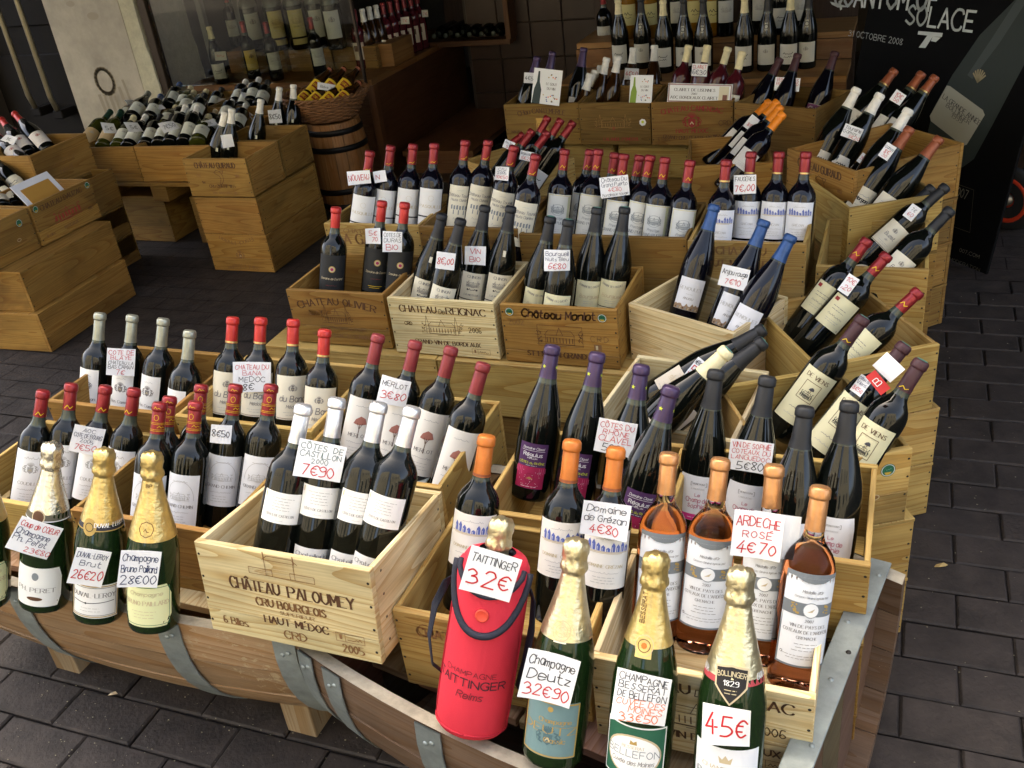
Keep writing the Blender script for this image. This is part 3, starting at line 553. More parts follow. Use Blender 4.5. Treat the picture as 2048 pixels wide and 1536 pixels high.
btype('morgon', 'burg', GL_DARK, 'brown', .236, [(.02, .1, .07, CR_, d_grave)])
btype('gamay', 'burg', GL_DARK, 'white', .236, [(.035, .09, .062, (.68, .68, .64), d_round, .014)])
btype('macon', 'burg', GL_DARK, 'brown', .24, [(.06, .125, .075, (.62, .61, .55), d_script('Loire', 'vin'))], band='gold')
btype('orangecap', 'bord', GL_BLUE, 'brightorange', .240, [(.085, .15, .07, (.68, .66, .62), d_estate(17, None, 'g', 'crest'))])
btype('redlying', 'bord', GL_DARK, 'red', .240, [(.03, .1, .078, (.70, .70, .68), d_round)])
btype('vigneron', 'burg', GL_DARK, 'purple', .225, [(.025, .105, .076, (.72, .70, .68), d_vig)])
btype('whitecap', 'burg', GL_AMBER, 'white', .236, [(.025, .105, .07, (.74, .73, .62), d_leaf)])
btype('clairet', 'bord', GL_CLAIRET, 'cream', .24, [(.06, .15, .07, CR_, d_estate(18, None, 'g', 'house'))])
btype('purplelabel', 'burg', GL_BLUE, 'maroon', .236, [(.015, .105, .082, (.70, .68, .64), d_purple)])
btype('perret', 'champ', GL_GREEN, 'pewter', .20, [(.018, .098, .092, (.80, .82, .80), lambda i, w, a, b: (i.disc(0, a+.062, .006, 'S', ry=.008), tx(i, 'PH. PERET', a+.030, .0085, 'g', 'serif', asp=.85), i.disc(0, a+.016, .014, 'n', ry=.004)), .006), (.188, .205, .12, (.10, .09, .06), lambda i, w, a, b: (i.disc(-.004, a+.007, .012, 'x', 1, ry=.013), i.disc(-.004, a+.007, .010, 'n', 2, ry=.011), i.line([(-.055+.005*k, a+.0005) for k in range(23)], .0015, 'w')), 0, 'collar')])
btype('duval', 'champ', GL_GREEN, 'gold', .196, [(.018, .085, .088, (.80, .80, .78), lambda i, w, a, b: (i.frame(-.042, a+.003, .084, .061, .0018, 'd'), i.frame(-.039, a+.006, .078, .055, .0008, 'k'), tx(i, 'DUVAL-LEROY', a+.042, .0085, 'g', 'serif', asp=.7), i.line([(-.036, a+.033), (-.012, a+.030), (.0, a+.031), (.036, a+.034)], .0012, 'k'), i.disc(-.012, a+.030, .002, 'k', n=8), i.lines(-.005, a+.02, .04, 2, .006))), (.186, .206, .12, (.02, .02, .03), lambda i, w, a, b: (i.disc(-.012, a+.006, .0125, 'd', 1, ry=.015), i.ring(-.012, a+.006, .007, .0012, 'k', 2), i.text('DUVAL-LEROY', .024, a+.007, .007, 'w', 'serif', 'c', .6), i.line([(-.055+.005*k, a+.0007) for k in range(23)], .0018, 'd')), 0, 'collar')])
btype('paillard', 'champ', GL_GREEN, 'gold', .176, [(.018, .098, .09, (.72, .74, .42), lambda i, w, a, b: (i.frame(-.041, a+.004, .082, .072, .001, 'e'), i.text('Champagne', 0, a+.06, .007, 'L', 'it', 'c', .8), tx(i, 'BRUNO PAILLARD', a+.042, .008, 'x', 'serif', asp=.62), i.lines(-.004, a+.03, .05, 3, .006, 'x')), .009), (.182, .214, .034, (.66, .50, .20), lambda i, w, a, b: (i.ring(0, a+.016, .012, .0012, 'n', ry=.013, n=8), i.scrib(0, a+.012, .008, .008, 'n')), .008, 'medallion')], capprint=lambda i: i.text('BP', 0, .268, .005, 'n', 'sans'))
btype('deutz', 'champ', GL_GREEN, 'palegold', .19, [(.022, .105, .084, (.14, .24, .25), lambda i, w, a, b: (i.frame(-.041, a+.002, .082, .079, .0022, 'd'), i.disc(0, a+.072, .004, 'd'), tx(i, 'Champagne', a+.052, .006, 'd', 'serif', x=.008), tx(i, 'DEUTZ', a+.036, .011, 'd', 'serif', asp=1.2), tx(i, 'Classic', a+.023, .007, 'd', 'serif', x=.01), i.crest(0, a+.02, .03, (.07, .14, .16)))), (.188, .218, .030, (.74, .70, .58), lambda i, w, a, b: (i.ring(0, a+.016, .0125, .001, 'x', ry=.0135), i.ring(0, a+.016, .008, .001, 'x'), i.disc(0, a+.016, .0045, 'L'), i.lines(0, a+.003, .02, 1, .003, 'x', .0015)), .006, 'medallion')])
btype('bellefon', 'champ', GL_GREEN, 'gold', .205, [(.022, .100, .092, (.015, .11, .06), lambda i, w, a, b: (i.frame(-.045, a+.0015, .09, .075, .002, 'w'), i.disc(0, a+.036, .040, 'x', 1, ry=.029, n=28), i.disc(0, a+.036, .037, 'w', 2, ry=.0265, n=28), i.text('BELLEFON', 0, a+.034, .0095, 'S', 'sans', 'c', .85, 0, 0, .7, 3), i.text('BESSERAT', 0, a+.046, .004, 'x', 'serif', 'c', .8, lay=3), i.text('Cuvée des Moines', 0, a+.023, .006, 'g', 'it', 'c', .62, lay=3), i.poly([(-.005, a+.052), (.005, a+.052), (.004, a+.058), (0, a+.0555), (-.004, a+.058)], 'd', 3))), (.192, .222, .034, (.70, .52, .18), lambda i, w, a, b: (i.ring(0, a+.016, .012, .001, 'x', ry=.0135), i.ring(0, a+.016, .008, .001, 'n'), i.disc(0, a+.016, .004, 'o', 1, n=8)), .006, 'medallion')], capprint=lambda i: i.text('BESSERAT', -.004, .236, .006, 'n', 'serif', 'l', .7, 0, R(90)))
btype('bollinger', 'champ', GL_GREEN, 'palegold', .19, [(.018, .100, .094, (.76, .78, .80), lambda i, w, a, b: (i.poly([(-.007, a+.062), (.007, a+.062), (.009, a+.071), (.004, a+.067), (0, a+.073), (-.004, a+.067), (-.009, a+.071)], 'x'), tx(i, 'CHAMPAGNE', a+.052, .005, 'x', 'serif', asp=1.1), tx(i, 'BOLLINGER', a+.036, .010, 'S', 'serif', asp=.8), i.lines(0, a+.026, .05, 2, .006))), (.182, .204, .13, (.42, .05, .06), lambda i, w, a, b: (i.poly([(-.022, a+.022), (0, a+.026), (.022, a+.022), (.021, a-.002), (0, a-.024), (-.021, a-.002)], 'x', 1), i.poly([(-.0195, a+.02), (0, a+.0235), (.0195, a+.02), (.0185, a-.001), (0, a-.021), (-.0185, a-.001)], (.012, .01, .01), 2), i.text('BOLLINGER', 0, a+.0125, .0058, 'L', 'sans', 'c', .62, 18, lay=3), i.text('1829', 0, a+.0005, .0062, 'w', 'serif', 'c', .9, lay=3), i.lines(0, a-.005, .016, 2, .004, 'L', .001), i.text('BOLLINGER', .036, a+.007, .007, 'w', 'serif', 'l', .6), i.text('BOLLINGER', -.036, a+.007, .007, 'w', 'serif', 'r', .6)), 0, 'collar')])
btype('champfloor', 'champ', GL_DARK, 'gold', .20, [(.03, .09, .08, (.62, .58, .45), None)])
btype('champfloor_dark', 'champ', GL_DARK, 'black', .20, [])
btype('beer', 'beer', GL_AMBER, 'brown', .196, [(.03, .108, .09, (.70, .46, .03), d_beer)])
for _n, _c in (('riesling', 'white'), ('muscat', 'green'), ('sancerre', 'grey'), ('chablis', 'cream'), ('quincy', 'blue'), ('graves', 'black')):
    btype(_n, 'burg' if _n in ('sancerre', 'chablis') else 'bord', {'muscat': GL_OLIVE, 'chablis': GL_OLIVE}.get(_n, GL_DARK), _c, .238, [(.03, .12, .074, (.70, .72, .62) if _n != 'muscat' else (.52, .38, .2), d_estate(20+len(_n), None, 'G', 'crest'))])
btype('rully', 'burg', GL_DARK, 'white', .238, [(.022, .08, .066, (.70, .71, .70), d_estate(33, None, 'G', 'crest')), (.13, .146, .018, (.70, .68, .5), None, .004, 'neck_label')])
btype('leftred', 'burg', GL_DARK, 'scarlet', .235, [(.03, .11, .08, (.72, .68, .64), d_estate(35, None, 'R', 'crest'))])
btype('leftcream', 'burg', GL_DARK, 'black', .235, [(.02, .1, .08, (.70, .66, .52), d_round, .01)])
btype('magnum', 'mag', GL_DARK, 'maroon', .315, [(.07, .21, .088, (.46, .38, .14), d_estate(40, 'GRAVES', 'n', 'house')), (.03, .06, .088, (.42, .34, .12), None, 0, 'strip_label')])
btype('magnum_white', 'mag', GL_DARK, 'red', .315, [(.06, .20, .088, (.46, .46, .40), d_estate(41, None, 'g', 'crest'))])
btype('shelf_red', 'bord', GL_DARK, 'red', .245, [(.06, .15, .076, (.46, .46, .40), d_estate(42, None, 'g', 'house'))])
btype('shelf_yellow', 'bord', GL_DARK, 'red', .245, [(.05, .155, .076, (.46, .33, .06), d_estate(43, None, 'n', 'crest'))])
btype('shelf_rose', 'bord', GL_CLAIRET, 'dullred', .245, [(.05, .14, .076, (.50, .42, .32), lambda i, w, a, b: (i.rect(-.022, a+.045, .044, .03, 'n'), i.lines(0, a+.03, .05, 2, .01)))])
btype('shelf_burg', 'burg', GL_DARK, 'cream', .238, [(.03, .11, .08, (.52, .51, .44), d_round)])
btype('shelf_sealed', 'burg', GL_DARK, 'black', .238, [(.03, .11, .08, (.50, .49, .42), d_estate(44, None, 'g', 'crest')), (.168, .196, .026, (.48, .48, .42), lambda i, w, a, b: i.ring(0, a+.014, .008, .003, 'k'), .007, 'neck_label')])
btype('shelf_amber', 'bord', mat('honey_bottle_glass', (.22, .10, .01), .06), 'cream', .245, [(.06, .15, .076, (.55, .50, .22), d_round)])

# ------------------------------------------------------------------ the setting: ground and paving
STONE = mat('pavement_stone', (.026, .0200, .0175), .72, bump=.6, bscale=90, vary=.55, vscale=14)
JOINT = mat('pavement_joint_sand', (.022, .0175, .015), .9, bump=.5, bscale=120, vary=.3)
ground = struct(link('ground', new_mesh('ground', [(-40, -40, -.012), (40, -40, -.012), (40, 60, -.012), (-40, 60, -.012)], [(0, 1, 2, 3)], JOINT)))
pavement = struct(bpy.data.objects.new('pavement', None)); COL.objects.link(pavement)
pr = random.Random(3); PW, PL = .105, .21; _pv = []
for v in range(3):
    bm = bmesh.new(); bmesh.ops.create_cube(bm, size=1); g = .0035
    for q in bm.verts: q.co = Vector(((q.co.x)*(PL-g), (q.co.y)*(PW-g), (q.co.z-.5)*.03))
    for q in bm.verts: q.co += Vector(((pr.random()-.5)*.003, (pr.random()-.5)*.003, (pr.random()-.5)*.003 if q.co.z > -.01 else 0))
    bmesh.ops.bevel(bm, geom=[e for e in bm.edges if all(q.co.z > -.01 for q in e.verts)], offset=.004, segments=1, affect='EDGES')
    me = bpy.data.meshes.new('paver'); bm.to_mesh(me); bm.free(); me.materials.append(STONE); _pv.append(me)
_cells = []
for j in range(-2, 62):
    for i in range(-26, 26):
        x, y = i*PL + (PL/2 if j % 2 else 0) + .1, j*PW + .02
        d = Vector((x, y, 0))-CC; dep = d.dot(CF)
        if dep < .3: continue
        px, py = 1024+FPX*d.dot(CR)/dep, 768-FPX*d.dot(CU)/dep
        if -250 < px < 2300 and 150 < py < 1800: _cells.append((dep, x, y))
_cells.sort()
for dep, x, y in _cells[:298]:
    o = link('paver', pr.choice(_pv), pavement, Matrix.Translation((x, y, pr.uniform(-.002, .0015))) @ Matrix.Rotation(PI*pr.randint(0, 1), 4, 'Z') @ Matrix.Rotation(R(pr.uniform(-.4, .4)), 4, 'X'))
V, F = [], []
for dep, x, y in _cells[298:]:
    b = len(V); a, c = PL/2-.002, PW/2-.002; V += [(x-a, y-c, -.002), (x+a, y-c, -.002), (x+a, y+c, -.002), (x-a, y+c, -.002)]; F.append((b, b+1, b+2, b+3))
fp = link('far_pavers', new_mesh('far_pavers', V, F, STONE), pavement); fp['kind'] = 'stuff'
# grit and scraps on the paving
V, F = [], []; gr = random.Random(11)
for k in range(1500):
    x, y = gr.uniform(-1.9, .2), gr.uniform(.55, 1.2)
    if k % 3 == 0: x, y = gr.uniform(.1, 1.4), gr.uniform(.7, 3.4)
    s = gr.uniform(.0008, .0028); a = gr.random()*6; b = len(V)
    V += [(x+s*math.cos(a+q), y+s*math.sin(a+q)*.7, .0012+(s*.6 if q == 9 else 0)) for q in (0, 2.1, 4.2)] + [(x, y, .0012+s*.7)]; F += [(b, b+1, b+3), (b+1, b+2, b+3), (b+2, b, b+3)]
gro = link('grit', new_mesh('grit', V, F, mat('grit', (.26, .24, .17), .9))); gro['kind'] = 'stuff'; tag(gro, 'pale grit and crumbs scattered over the dark paving', 'grit')
for k, (px, py, c) in enumerate(((1882, 1131, (.42, .30, .12)), (225, 1388, (.55, .45, .30)))):
    p = atz(px, py, .003); i = 6; s = .016 if k == 0 else .012
    me = new_mesh('leaf_blade', [(s*math.cos(q*PI/3), .45*s*math.sin(q*PI/3), .003*math.sin(q*1.7)) for q in range(6)]+[(0, 0, .004)], [(q, (q+1) % 6, 6) for q in range(6)], mat('dry_leaf%d' % k, c, .8))
    o = link('fallen_leaf', me); o.location = p; o.rotation_euler = (0, 0, R(20)); tag(o, ('small dry ochre leaf on the dark paving at right', 'pale dry scrap of leaf under the left half barrel')[k], 'leaf')

# ------------------------------------------------------------------ shop front, interior, added shade canopy, street
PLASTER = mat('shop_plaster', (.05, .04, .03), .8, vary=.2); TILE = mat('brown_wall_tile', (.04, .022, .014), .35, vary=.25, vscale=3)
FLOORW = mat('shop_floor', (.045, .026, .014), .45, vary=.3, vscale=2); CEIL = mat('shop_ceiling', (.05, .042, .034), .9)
def slab(name, x0, y0, z0, x1, y1, z1, m, st=True):
    o = link(name, box_mesh(x1-x0, y1-y0, z1-z0, m, 0), None, Matrix.Translation((x0, y0, z0)))
    return struct(o) if st else o
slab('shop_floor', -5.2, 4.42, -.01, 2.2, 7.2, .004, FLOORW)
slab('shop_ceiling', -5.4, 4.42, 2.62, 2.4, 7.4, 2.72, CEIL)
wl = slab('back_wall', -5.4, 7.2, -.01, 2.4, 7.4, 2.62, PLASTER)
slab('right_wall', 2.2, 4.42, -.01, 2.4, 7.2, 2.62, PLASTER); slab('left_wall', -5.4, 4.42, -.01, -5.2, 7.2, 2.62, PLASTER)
slab('facade_wall', -14, 4.42, 2.72, 12, 4.8, 8.5, mat('facade_render', (.19, .18, .15), .9, bump=.3, vary=.15, vscale=1.5))
slab('facade_pier_left', -14, 4.60, -.01, -5.4, 4.8, 2.72, MATS['facade_render']); 
slab('facade_pier', 1.55, 4.42, -.01, 12, 4.8, 2.72, MATS['facade_render'])
# tiled side of the counter room: tiles one by one
tw = struct(bpy.data.objects.new('tiled_wall', None)); COL.objects.link(tw)
board('tile_backing', tw, -2.42, 5.42, -.01, 1.35, .05, 1.2, m=MATS['shop_plaster'])
_tm = box_mesh(.192, .012, .192, TILE, .003)
for a in range(6):
    for b in range(5): link('tile', _tm, tw, Matrix.Translation((-2.40+a*.197, 5.405, .03+b*.197)))
# unseen canopy, added over the goods to darken the back rows
AW = mat('shade_canopy_cloth', (.10, .025, .02), .9, bump=.2)
aw = thing('awning', 'dark red canvas awning sloping out above the shop front', 'awning', (-1.8, 4.4, 0))
V = [(-3.4, 0, 2.62), (3.6, 0, 2.62), (3.6, -2.35, 1.98), (-3.4, -2.35, 1.98)]; V2 = [(x, y, z-.012) for x, y, z in V]
link('canopy_sheet', new_mesh('canopy_sheet', V+V2, [(0, 1, 2, 3), (7, 6, 5, 4), (0, 4, 5, 1), (1, 5, 6, 2), (2, 6, 7, 3), (3, 7, 4, 0)], AW), aw)
link('canopy_edge', box_mesh(7.0, .008, .16, AW, 0), aw, Matrix.Translation((-3.4, -2.36, 1.82)))
# unseen houses behind the viewer; heights and alley gap shaped for reflections in the bottles
for hx0, hx1, hh, hl in ((-11.5, -1.5, 8.6, 'pale rendered street house facing the shop, left of the alley'), (.45, 9.5, 7.4, 'pale rendered street house facing the shop, right of the alley')):
    opp = thing('street_house', hl, 'building', (hx0, -5.2, 0)); Wd = hx1-hx0
    link('wall', box_mesh(Wd, 5, hh, MATS['facade_render'], 0), opp, Matrix.Translation((0, -5, -.01)))
    for k in range(int(Wd/2.4)):
        for st in range(2):
            wn = link('window', box_mesh(.95, .06, 1.5, mat('window_frame_paint', (.35, .36, .36), .5), .004), opp, Matrix.Translation((.7+2.4*k, .003, .9+2.9*st)))
            link('pane', box_mesh(.80, .01, 1.36, mat('window_pane', (.02, .025, .03), .03), 0), wn, Matrix.Translation((.075, .058, .07)))

# stone pillar at the left of the window
pil = thing('stone_pillar', 'pale stone pillar beside the dark doorway, stained near its foot', 'pillar', (-4.49, 4.36, 0))
LIME = mat('pillar_limestone', (.40, .36, .28), .85, bump=.4, bscale=40, vary=.22, vscale=6); LIME2 = mat('pillar_arris_stone', (.60, .58, .44), .9, bump=.8, bscale=70, vary=.15, vscale=20)
link('shaft', box_mesh(.53, .45, 2.72, LIME, .004), pil)
V, F = [], []; rr = random.Random(5)
for k in range(40):
    z = 2.7*k/39; e = .10+.012*math.sin(z*5)+rr.uniform(-.006, .006); V += [(.532, .0, z), (.532+e*.8, .03, z), (.532+e*.8, .44, z), (.532, .44, z)]
for k in range(39):
    for q in range(4): F.append((k*4+q, k*4+(q+1) % 4, k*4+4+(q+1) % 4, k*4+4+q))
F += [(3, 2, 1, 0), (156, 157, 158, 159)]
link('arris', new_mesh('arris', V, F, LIME2), pil)
i = Ink(); G_ = (.26, .21, .13)
i.ring(.27, .60, .062, .022, G_, ry=.07)
for k, (a, b, l) in enumerate(((.20, .52, .24), (.235, .52, .3), (.275, .52, .34), (.31, .515, .3), (.36, .56, .26), (.40, .6, .22))): i.line([(a, b), (a+.012, b-l*.5), (a+.03, b-l)], .016 if k % 2 else .022, (.30, .26, .19))
i.disc(.33, .95, .04, (.33, .29, .21), ry=.02); i.disc(.2, 1.02, .03, (.34, .30, .22), ry=.015)
link('stain', i.mesh('stain', flat_front(-.0012)), pil)
# dark doorway left of the pillar with two upright rails
dr = thing('shop_door', 'dark wooden side door with two upright metal rails, far left', 'door', (-5.35, 4.52, 0))
DK = mat('dark_door_paint', (.007, .0055, .0045), .6, spec=.2, vary=.2)
link('leaf', box_mesh(.84, .05, 2.6, DK, .004), dr)
for k in range(3): link('panel', box_mesh(.66, .018, .62, DK, .008), dr, Matrix.Translation((.09, -.016, .12+.78*k)))
RAIL = mat('tarnished_rail', (.30, .26, .17), .4, .7)
for q in ((25, 20, 66, 225), (62, 20, 110, 230)):
    a = aty(q[0], q[1], 4.36); b = aty(q[2], q[3], 4.36); x = b.x+5.35
    link('rail', tube_mesh([(x, -.13, b.z+.02), (x, -.15, b.z+.10), (x, -.15, 1.7), (x, -.13, 1.78)], .016, RAIL), dr)
    link('foot_bracket', box_mesh(.07, .12, .05, DK, .006), dr, Matrix.Translation((x-.035, -.14, b.z-.03)))
# window display counter, glass and its boards
ct = thing('display_counter', 'brown wooden window counter carrying the bottles behind the basket', 'counter', (-3.75, 4.46, 0))
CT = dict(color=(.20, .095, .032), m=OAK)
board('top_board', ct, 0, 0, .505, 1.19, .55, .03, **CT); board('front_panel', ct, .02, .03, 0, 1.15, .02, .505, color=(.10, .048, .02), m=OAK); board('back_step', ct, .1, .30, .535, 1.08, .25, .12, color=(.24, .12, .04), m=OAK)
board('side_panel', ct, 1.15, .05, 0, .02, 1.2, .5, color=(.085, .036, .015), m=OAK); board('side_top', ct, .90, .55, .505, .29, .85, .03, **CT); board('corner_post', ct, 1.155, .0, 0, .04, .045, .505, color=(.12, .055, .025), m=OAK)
stp = thing('wooden_step', 'low brown wooden step at the shop doorway', 'step', (-2.50, 4.55, 0)); board('tread', stp, 0, 0, .10, .42, 1.0, .03, color=(.13, .06, .024), m=OAK); board('riser', stp, .01, .01, 0, .40, .02, .10, color=(.14, .065, .028), m=OAK)
wf = thing('shop_window', 'tall plate glass shop window beside the stone pillar', 'window', (-3.82, 4.44, 0))
def glass_mat():
    m = bpy.data.materials.new('plate_glass'); m.use_nodes = True; nt = m.node_tree; nt.nodes.clear(); o = nt.nodes.new('ShaderNodeOutputMaterial'); t = nt.nodes.new('ShaderNodeBsdfTransparent'); g = nt.nodes.new('ShaderNodeBsdfGlossy'); g.inputs['Roughness'].default_value = .02
    f = nt.nodes.new('ShaderNodeFresnel'); f.inputs[0].default_value = 1.45; x = nt.nodes.new('ShaderNodeMixShader'); t.inputs[0].default_value = (.93, .95, .93, 1); nt.links.new(f.outputs[0], x.inputs[0]); nt.links.new(t.outputs[0], x.inputs[1]); nt.links.new(g.outputs[0], x.inputs[2]); nt.links.new(x.outputs[0], o.inputs[0]); return m
GLASS = glass_mat()
link('pane', box_mesh(1.24, .006, 2.05, GLASS, 0), wf, Matrix.Translation((.0, -.02, .545)))
FRM = mat('window_frame_bronze', (.05, .035, .025), .35, .4)
link('stile', box_mesh(.05, .05, 2.62, FRM, .003), wf, Matrix.Translation((-.055, -.04, 0))); link('stile', box_mesh(.012, .02, 2.1, FRM, .002), wf, Matrix.Translation((1.242, -.03, .52)))
for k in range(2): link('post', box_mesh(.035, .035, 2.6, mat('grey_post', (.12, .12, .11), .5), .004), wf, Matrix.Translation((.21+.02*k, .1+.3*k, 0)))
# dark bottle rack at the back of the room
rk = thing('wall_rack', 'dark wooden wall rack of bottles in the doorway shadow', 'rack', (-2.62, 5.30, .52))
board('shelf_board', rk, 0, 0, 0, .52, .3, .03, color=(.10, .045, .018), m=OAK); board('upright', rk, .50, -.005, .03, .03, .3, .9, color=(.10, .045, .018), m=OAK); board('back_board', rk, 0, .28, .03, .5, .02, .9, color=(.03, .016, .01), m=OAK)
for k in range(6):
    bm_ = lathe(SHAPES['bord'], 14, GL_DARK); b = link('stored_bottle', bm_, rk); b.matrix_local = Matrix.Translation((.06+.075*k, .27, .07)) @ Matrix.Rotation(R(90), 4, 'X')

# ------------------------------------------------------------------ wooden wine crates
NAIL = mat('nail_head', (.03, .028, .026), .5, .6)
def nail_mesh(pts):
    V, F = [], []
    for (x, y, z, ax) in pts:
        b = len(V); r = .0026
        for k in range(7): a = 2*PI*k/7; V.append((x+r*math.cos(a), y, z+r*math.sin(a)) if ax == 'y' else (x, y+r*math.cos(a), z+r*math.sin(a)))
        F.append(tuple(range(b, b+7)))
    return new_mesh('nails', V, F, NAIL)
CRATES = {}
def crate(key, label, x, y, ztop, W, D, H, yaw=0, color=PINE, draw=None, lid=False, group='wooden wine crates', tilt=0, ink_layers=None, name='wine_crate', side_draw=None):
    o = thing(name, label, 'crate', (x, y, ztop-H), 0, group); o.rotation_euler = (R(tilt), 0, R(yaw)); T = .013; S = .009; cr = random.Random(key)
    def tone(): k = cr.uniform(.76, 1.12); return tuple(c*k*cr.uniform(.97, 1.03) for c in color)
    hs = H*cr.uniform(.20, .42) if cr.random() < .6 else 0
    if hs: board('front_panel', o, 0, .0003, 0, W, T-.0006, hs-.0009, tone(), grain=0)
    f = board('front_panel', o, 0, 0, hs, W, T, H-hs, tone(), grain=0)
    board('back_panel', o, 0, D-T, 0, W, T, H, tone(), grain=0)
    board('side_panel', o, .0008, T+.0003, .0006, S, D-2*T-.0006, H-.0012, tone(), grain=1); sr = board('side_panel', o, W-S-.0008, T+.0003, .0006, S, D-2*T-.0006, H-.0012, tone(), grain=1)
    board('bottom_board', o, S+.0012, T+.0004, .002, W-2*S-.0024, D-2*T-.0008, .008, tone())
    if lid: board('lid', o, -.001, -.001, H+.0006, W+.002, D+.002, .008, tone(), grain=0 if W > D else 1)
    n = 4; pts = []
    for k in range(n):
        z = H*(.13+.74*k/(n-1)); pts += [(.006+cr.uniform(-.001, .001), -.0004, z, 'y'), (W-.006+cr.uniform(-.001, .001), -.0004, z, 'y'), (W-.0004, T+.02, z+.004, 'x'), (W-.0004, D-.02, z-.003, 'x')]
    link('nails', nail_mesh(pts), o)
    if draw:
        i = Ink(); draw(i, W, H); dn = Matrix.Translation((0, 0, -hs))
        if i.q: link('printing', i.mesh('printing', flat_front()), f, dn)
        for e in i.extra: link('sticker', e.mesh('sticker', flat_front(-.0006)), f, dn)
    if side_draw:
        i = Ink(); side_draw(i, D, H); link('printing', i.mesh('printing', lambda a, b, l: (W+.0006-.0008*0, a, b)), o)
    CRATES[key] = o; return o
def stk(k, x, z, r=.013): i = Ink(); k.extra.append(i); i.disc(x, z, r, 'e', 1); i.ring(x, z, r*.86, .0012, 'w', 2); i.scrib(x, z, r*1.1, r*.35, (.16, .42, .28), .0015); i.poly([(x-r*.5, z-r*.3), (x+r*.5, z-r*.3), (x+r*.25, z-r*.72), (x-r*.25, z-r*.72)], (.55, .36, .05), 2)
def S_(i, t, x, z, h, c='n', **k):
    nat = (sum((glyph(q)[1]+1.7) if q != ' ' else 4.0 for q in t)-1.7)*h/6; wid = k.pop('wid', None); asp = k.pop('asp', .8)*.84
    k.setdefault('wt', 1.2); i.text(t, x, z, h, c, k.pop('st', 'serif'), k.pop('al', 'c'), wid/nat if wid else asp, **k)
def mark(i, x, z, c='n'): i.frame(x-.026, z, .052, .016, .0009, c); i.line([(x-.009, z), (x-.009, z+.016)], .0009, c); i.rect(x-.02, z+.004, .005, .009, c); i.scrib(x+.008, z+.004, .026, .006, c, .0012)
def p_olivier(i, W, H): S_(i, 'CHATEAU OLIVIER', W*.5, H*.76, .020, arc=2.2, wid=W*.80); i.house(W*.48, H*.42, .10, .055, 'n', .0011, 2); S_(i, '2005', W*.25, H*.55, .012, 'N', st='sans'); S_(i, 'Grand Cru Classé de Graves', W*.52, H*.29, .009, 'N', asp=.75); S_(i, 'PESSAC-LEOGNAN', W*.56, H*.14, .012, 'N'); S_(i, 'MISE', W*.22, H*.16, .007, 'N'); S_(i, 'CRD', W*.83, H*.20, .008, 'N')
def p_reignac(i, W, H): S_(i, 'CHATEAU', W*.285, H*.77, .0185, wid=W*.35); i.text('De', W*.51, H*.765, .013, 'n', 'it', 'c', .6); S_(i, 'REIGNAC', W*.735, H*.77, .0185, wid=W*.36); i.house(W*.49, H*.40, .125, .052, 'n', .001, 7); S_(i, 'CRD', W*.17, H*.53, .009, st='sans'); S_(i, '2006', W*.80, H*.46, .014, st='sans', wt=.75); S_(i, 'GRAND VIN DE BORDEAUX', W*.52, H*.2, .012, wid=W*.62); mark(i, W*.83, H*.07, 'N')
def p_montlot(i, W, H): i.text('Château Monlot', W*.50, H*.80, .021, 'n', 'it', 'c', .66, -.6, wt=1.5); S_(i, '2002', W*.13, H*.66, .016, 'N', st='sans', wt=.6); i.house(W*.5, H*.36, .125, .06, 'n', .0012, 21, False); i.frame(W*.31, H*.33, .12, .058, .001, 'n'); S_(i, 'C.R.D', W*.84, H*.45, .015, 'N', st='sans', wt=.6); i.rect(W*.79, H*.28, .02, .02, 'N'); i.rect(W*.805, H*.31, .006, .012, 'L', 2); S_(i, 'ST EMILION GRAND CRU', W*.53, H*.13, .0145, wid=W*.66, wt=1.4); stk(i, W*.08, H*.88, .0115); stk(i, W*.875, H*.86, .0115)
def p_paloumey(i, W, H):
    S_(i, 'CHÂTEAU', W*.325, H*.56, .0205, wid=W*.29); S_(i, 'PALOUMEY', W*.705, H*.56, .0205, wid=W*.37)
    b = H*.76
    for x, w_, h_ in ((W*.31, .045, .012), (W*.41, .055, .030), (W*.55, .045, .012)): i.frame(x, b, w_, h_, .001, 'N'); [i.line([(x, b+h_*k/4), (x+w_, b+h_*k/4)], .0008, 'x') for k in range(1, 4)]
    i.line([(W*.40, b+.030), (W*.43, b+.038), (W*.57, b+.038), (W*.60, b+.030)], .0012, 'N'); i.line([(W*.41, b+.03), (W*.41, b+.044)], .002, 'N'); i.line([(W*.58, b+.03), (W*.58, b+.044)], .002, 'N')
    S_(i, 'CRU BOURGEOIS', W*.52, H*.41, .0145, 'N', wt=1.5, wid=W*.40); S_(i, 'SUPERIEUR', W*.55, H*.345, .0066, 'N', asp=1.2); S_(i, 'HAUT-MÉDOC', W*.535, H*.225, .0135, wt=1.4, wid=W*.37); S_(i, 'CRD', W*.52, H*.085, .0145, 'N', asp=.95); S_(i, '6 Blles', W*.165, H*.12, .0135, 'N'); S_(i, '2005', W*.85, H*.065, .0145, 'N'); mark(i, W*.84, H*.18, 'N')
def p_rosecrate(i, W, H): S_(i, 'CHATEAU', W*.285, H*.77, .0185, wid=W*.35); i.text('De', W*.51, H*.765, .013, 'n', 'it', 'c', .6); S_(i, 'REIGNAC', W*.735, H*.77, .0185, wid=W*.36); i.house(W*.49, H*.38, .125, .06, 'n', .0011, 7); S_(i, '2006', W*.82, H*.46, .016, st='sans', wt=.7); S_(i, 'GRAND VIN DE BORDEAUX', W*.5, H*.2, .014, asp=.82); mark(i, W*.83, H*.05, 'n')
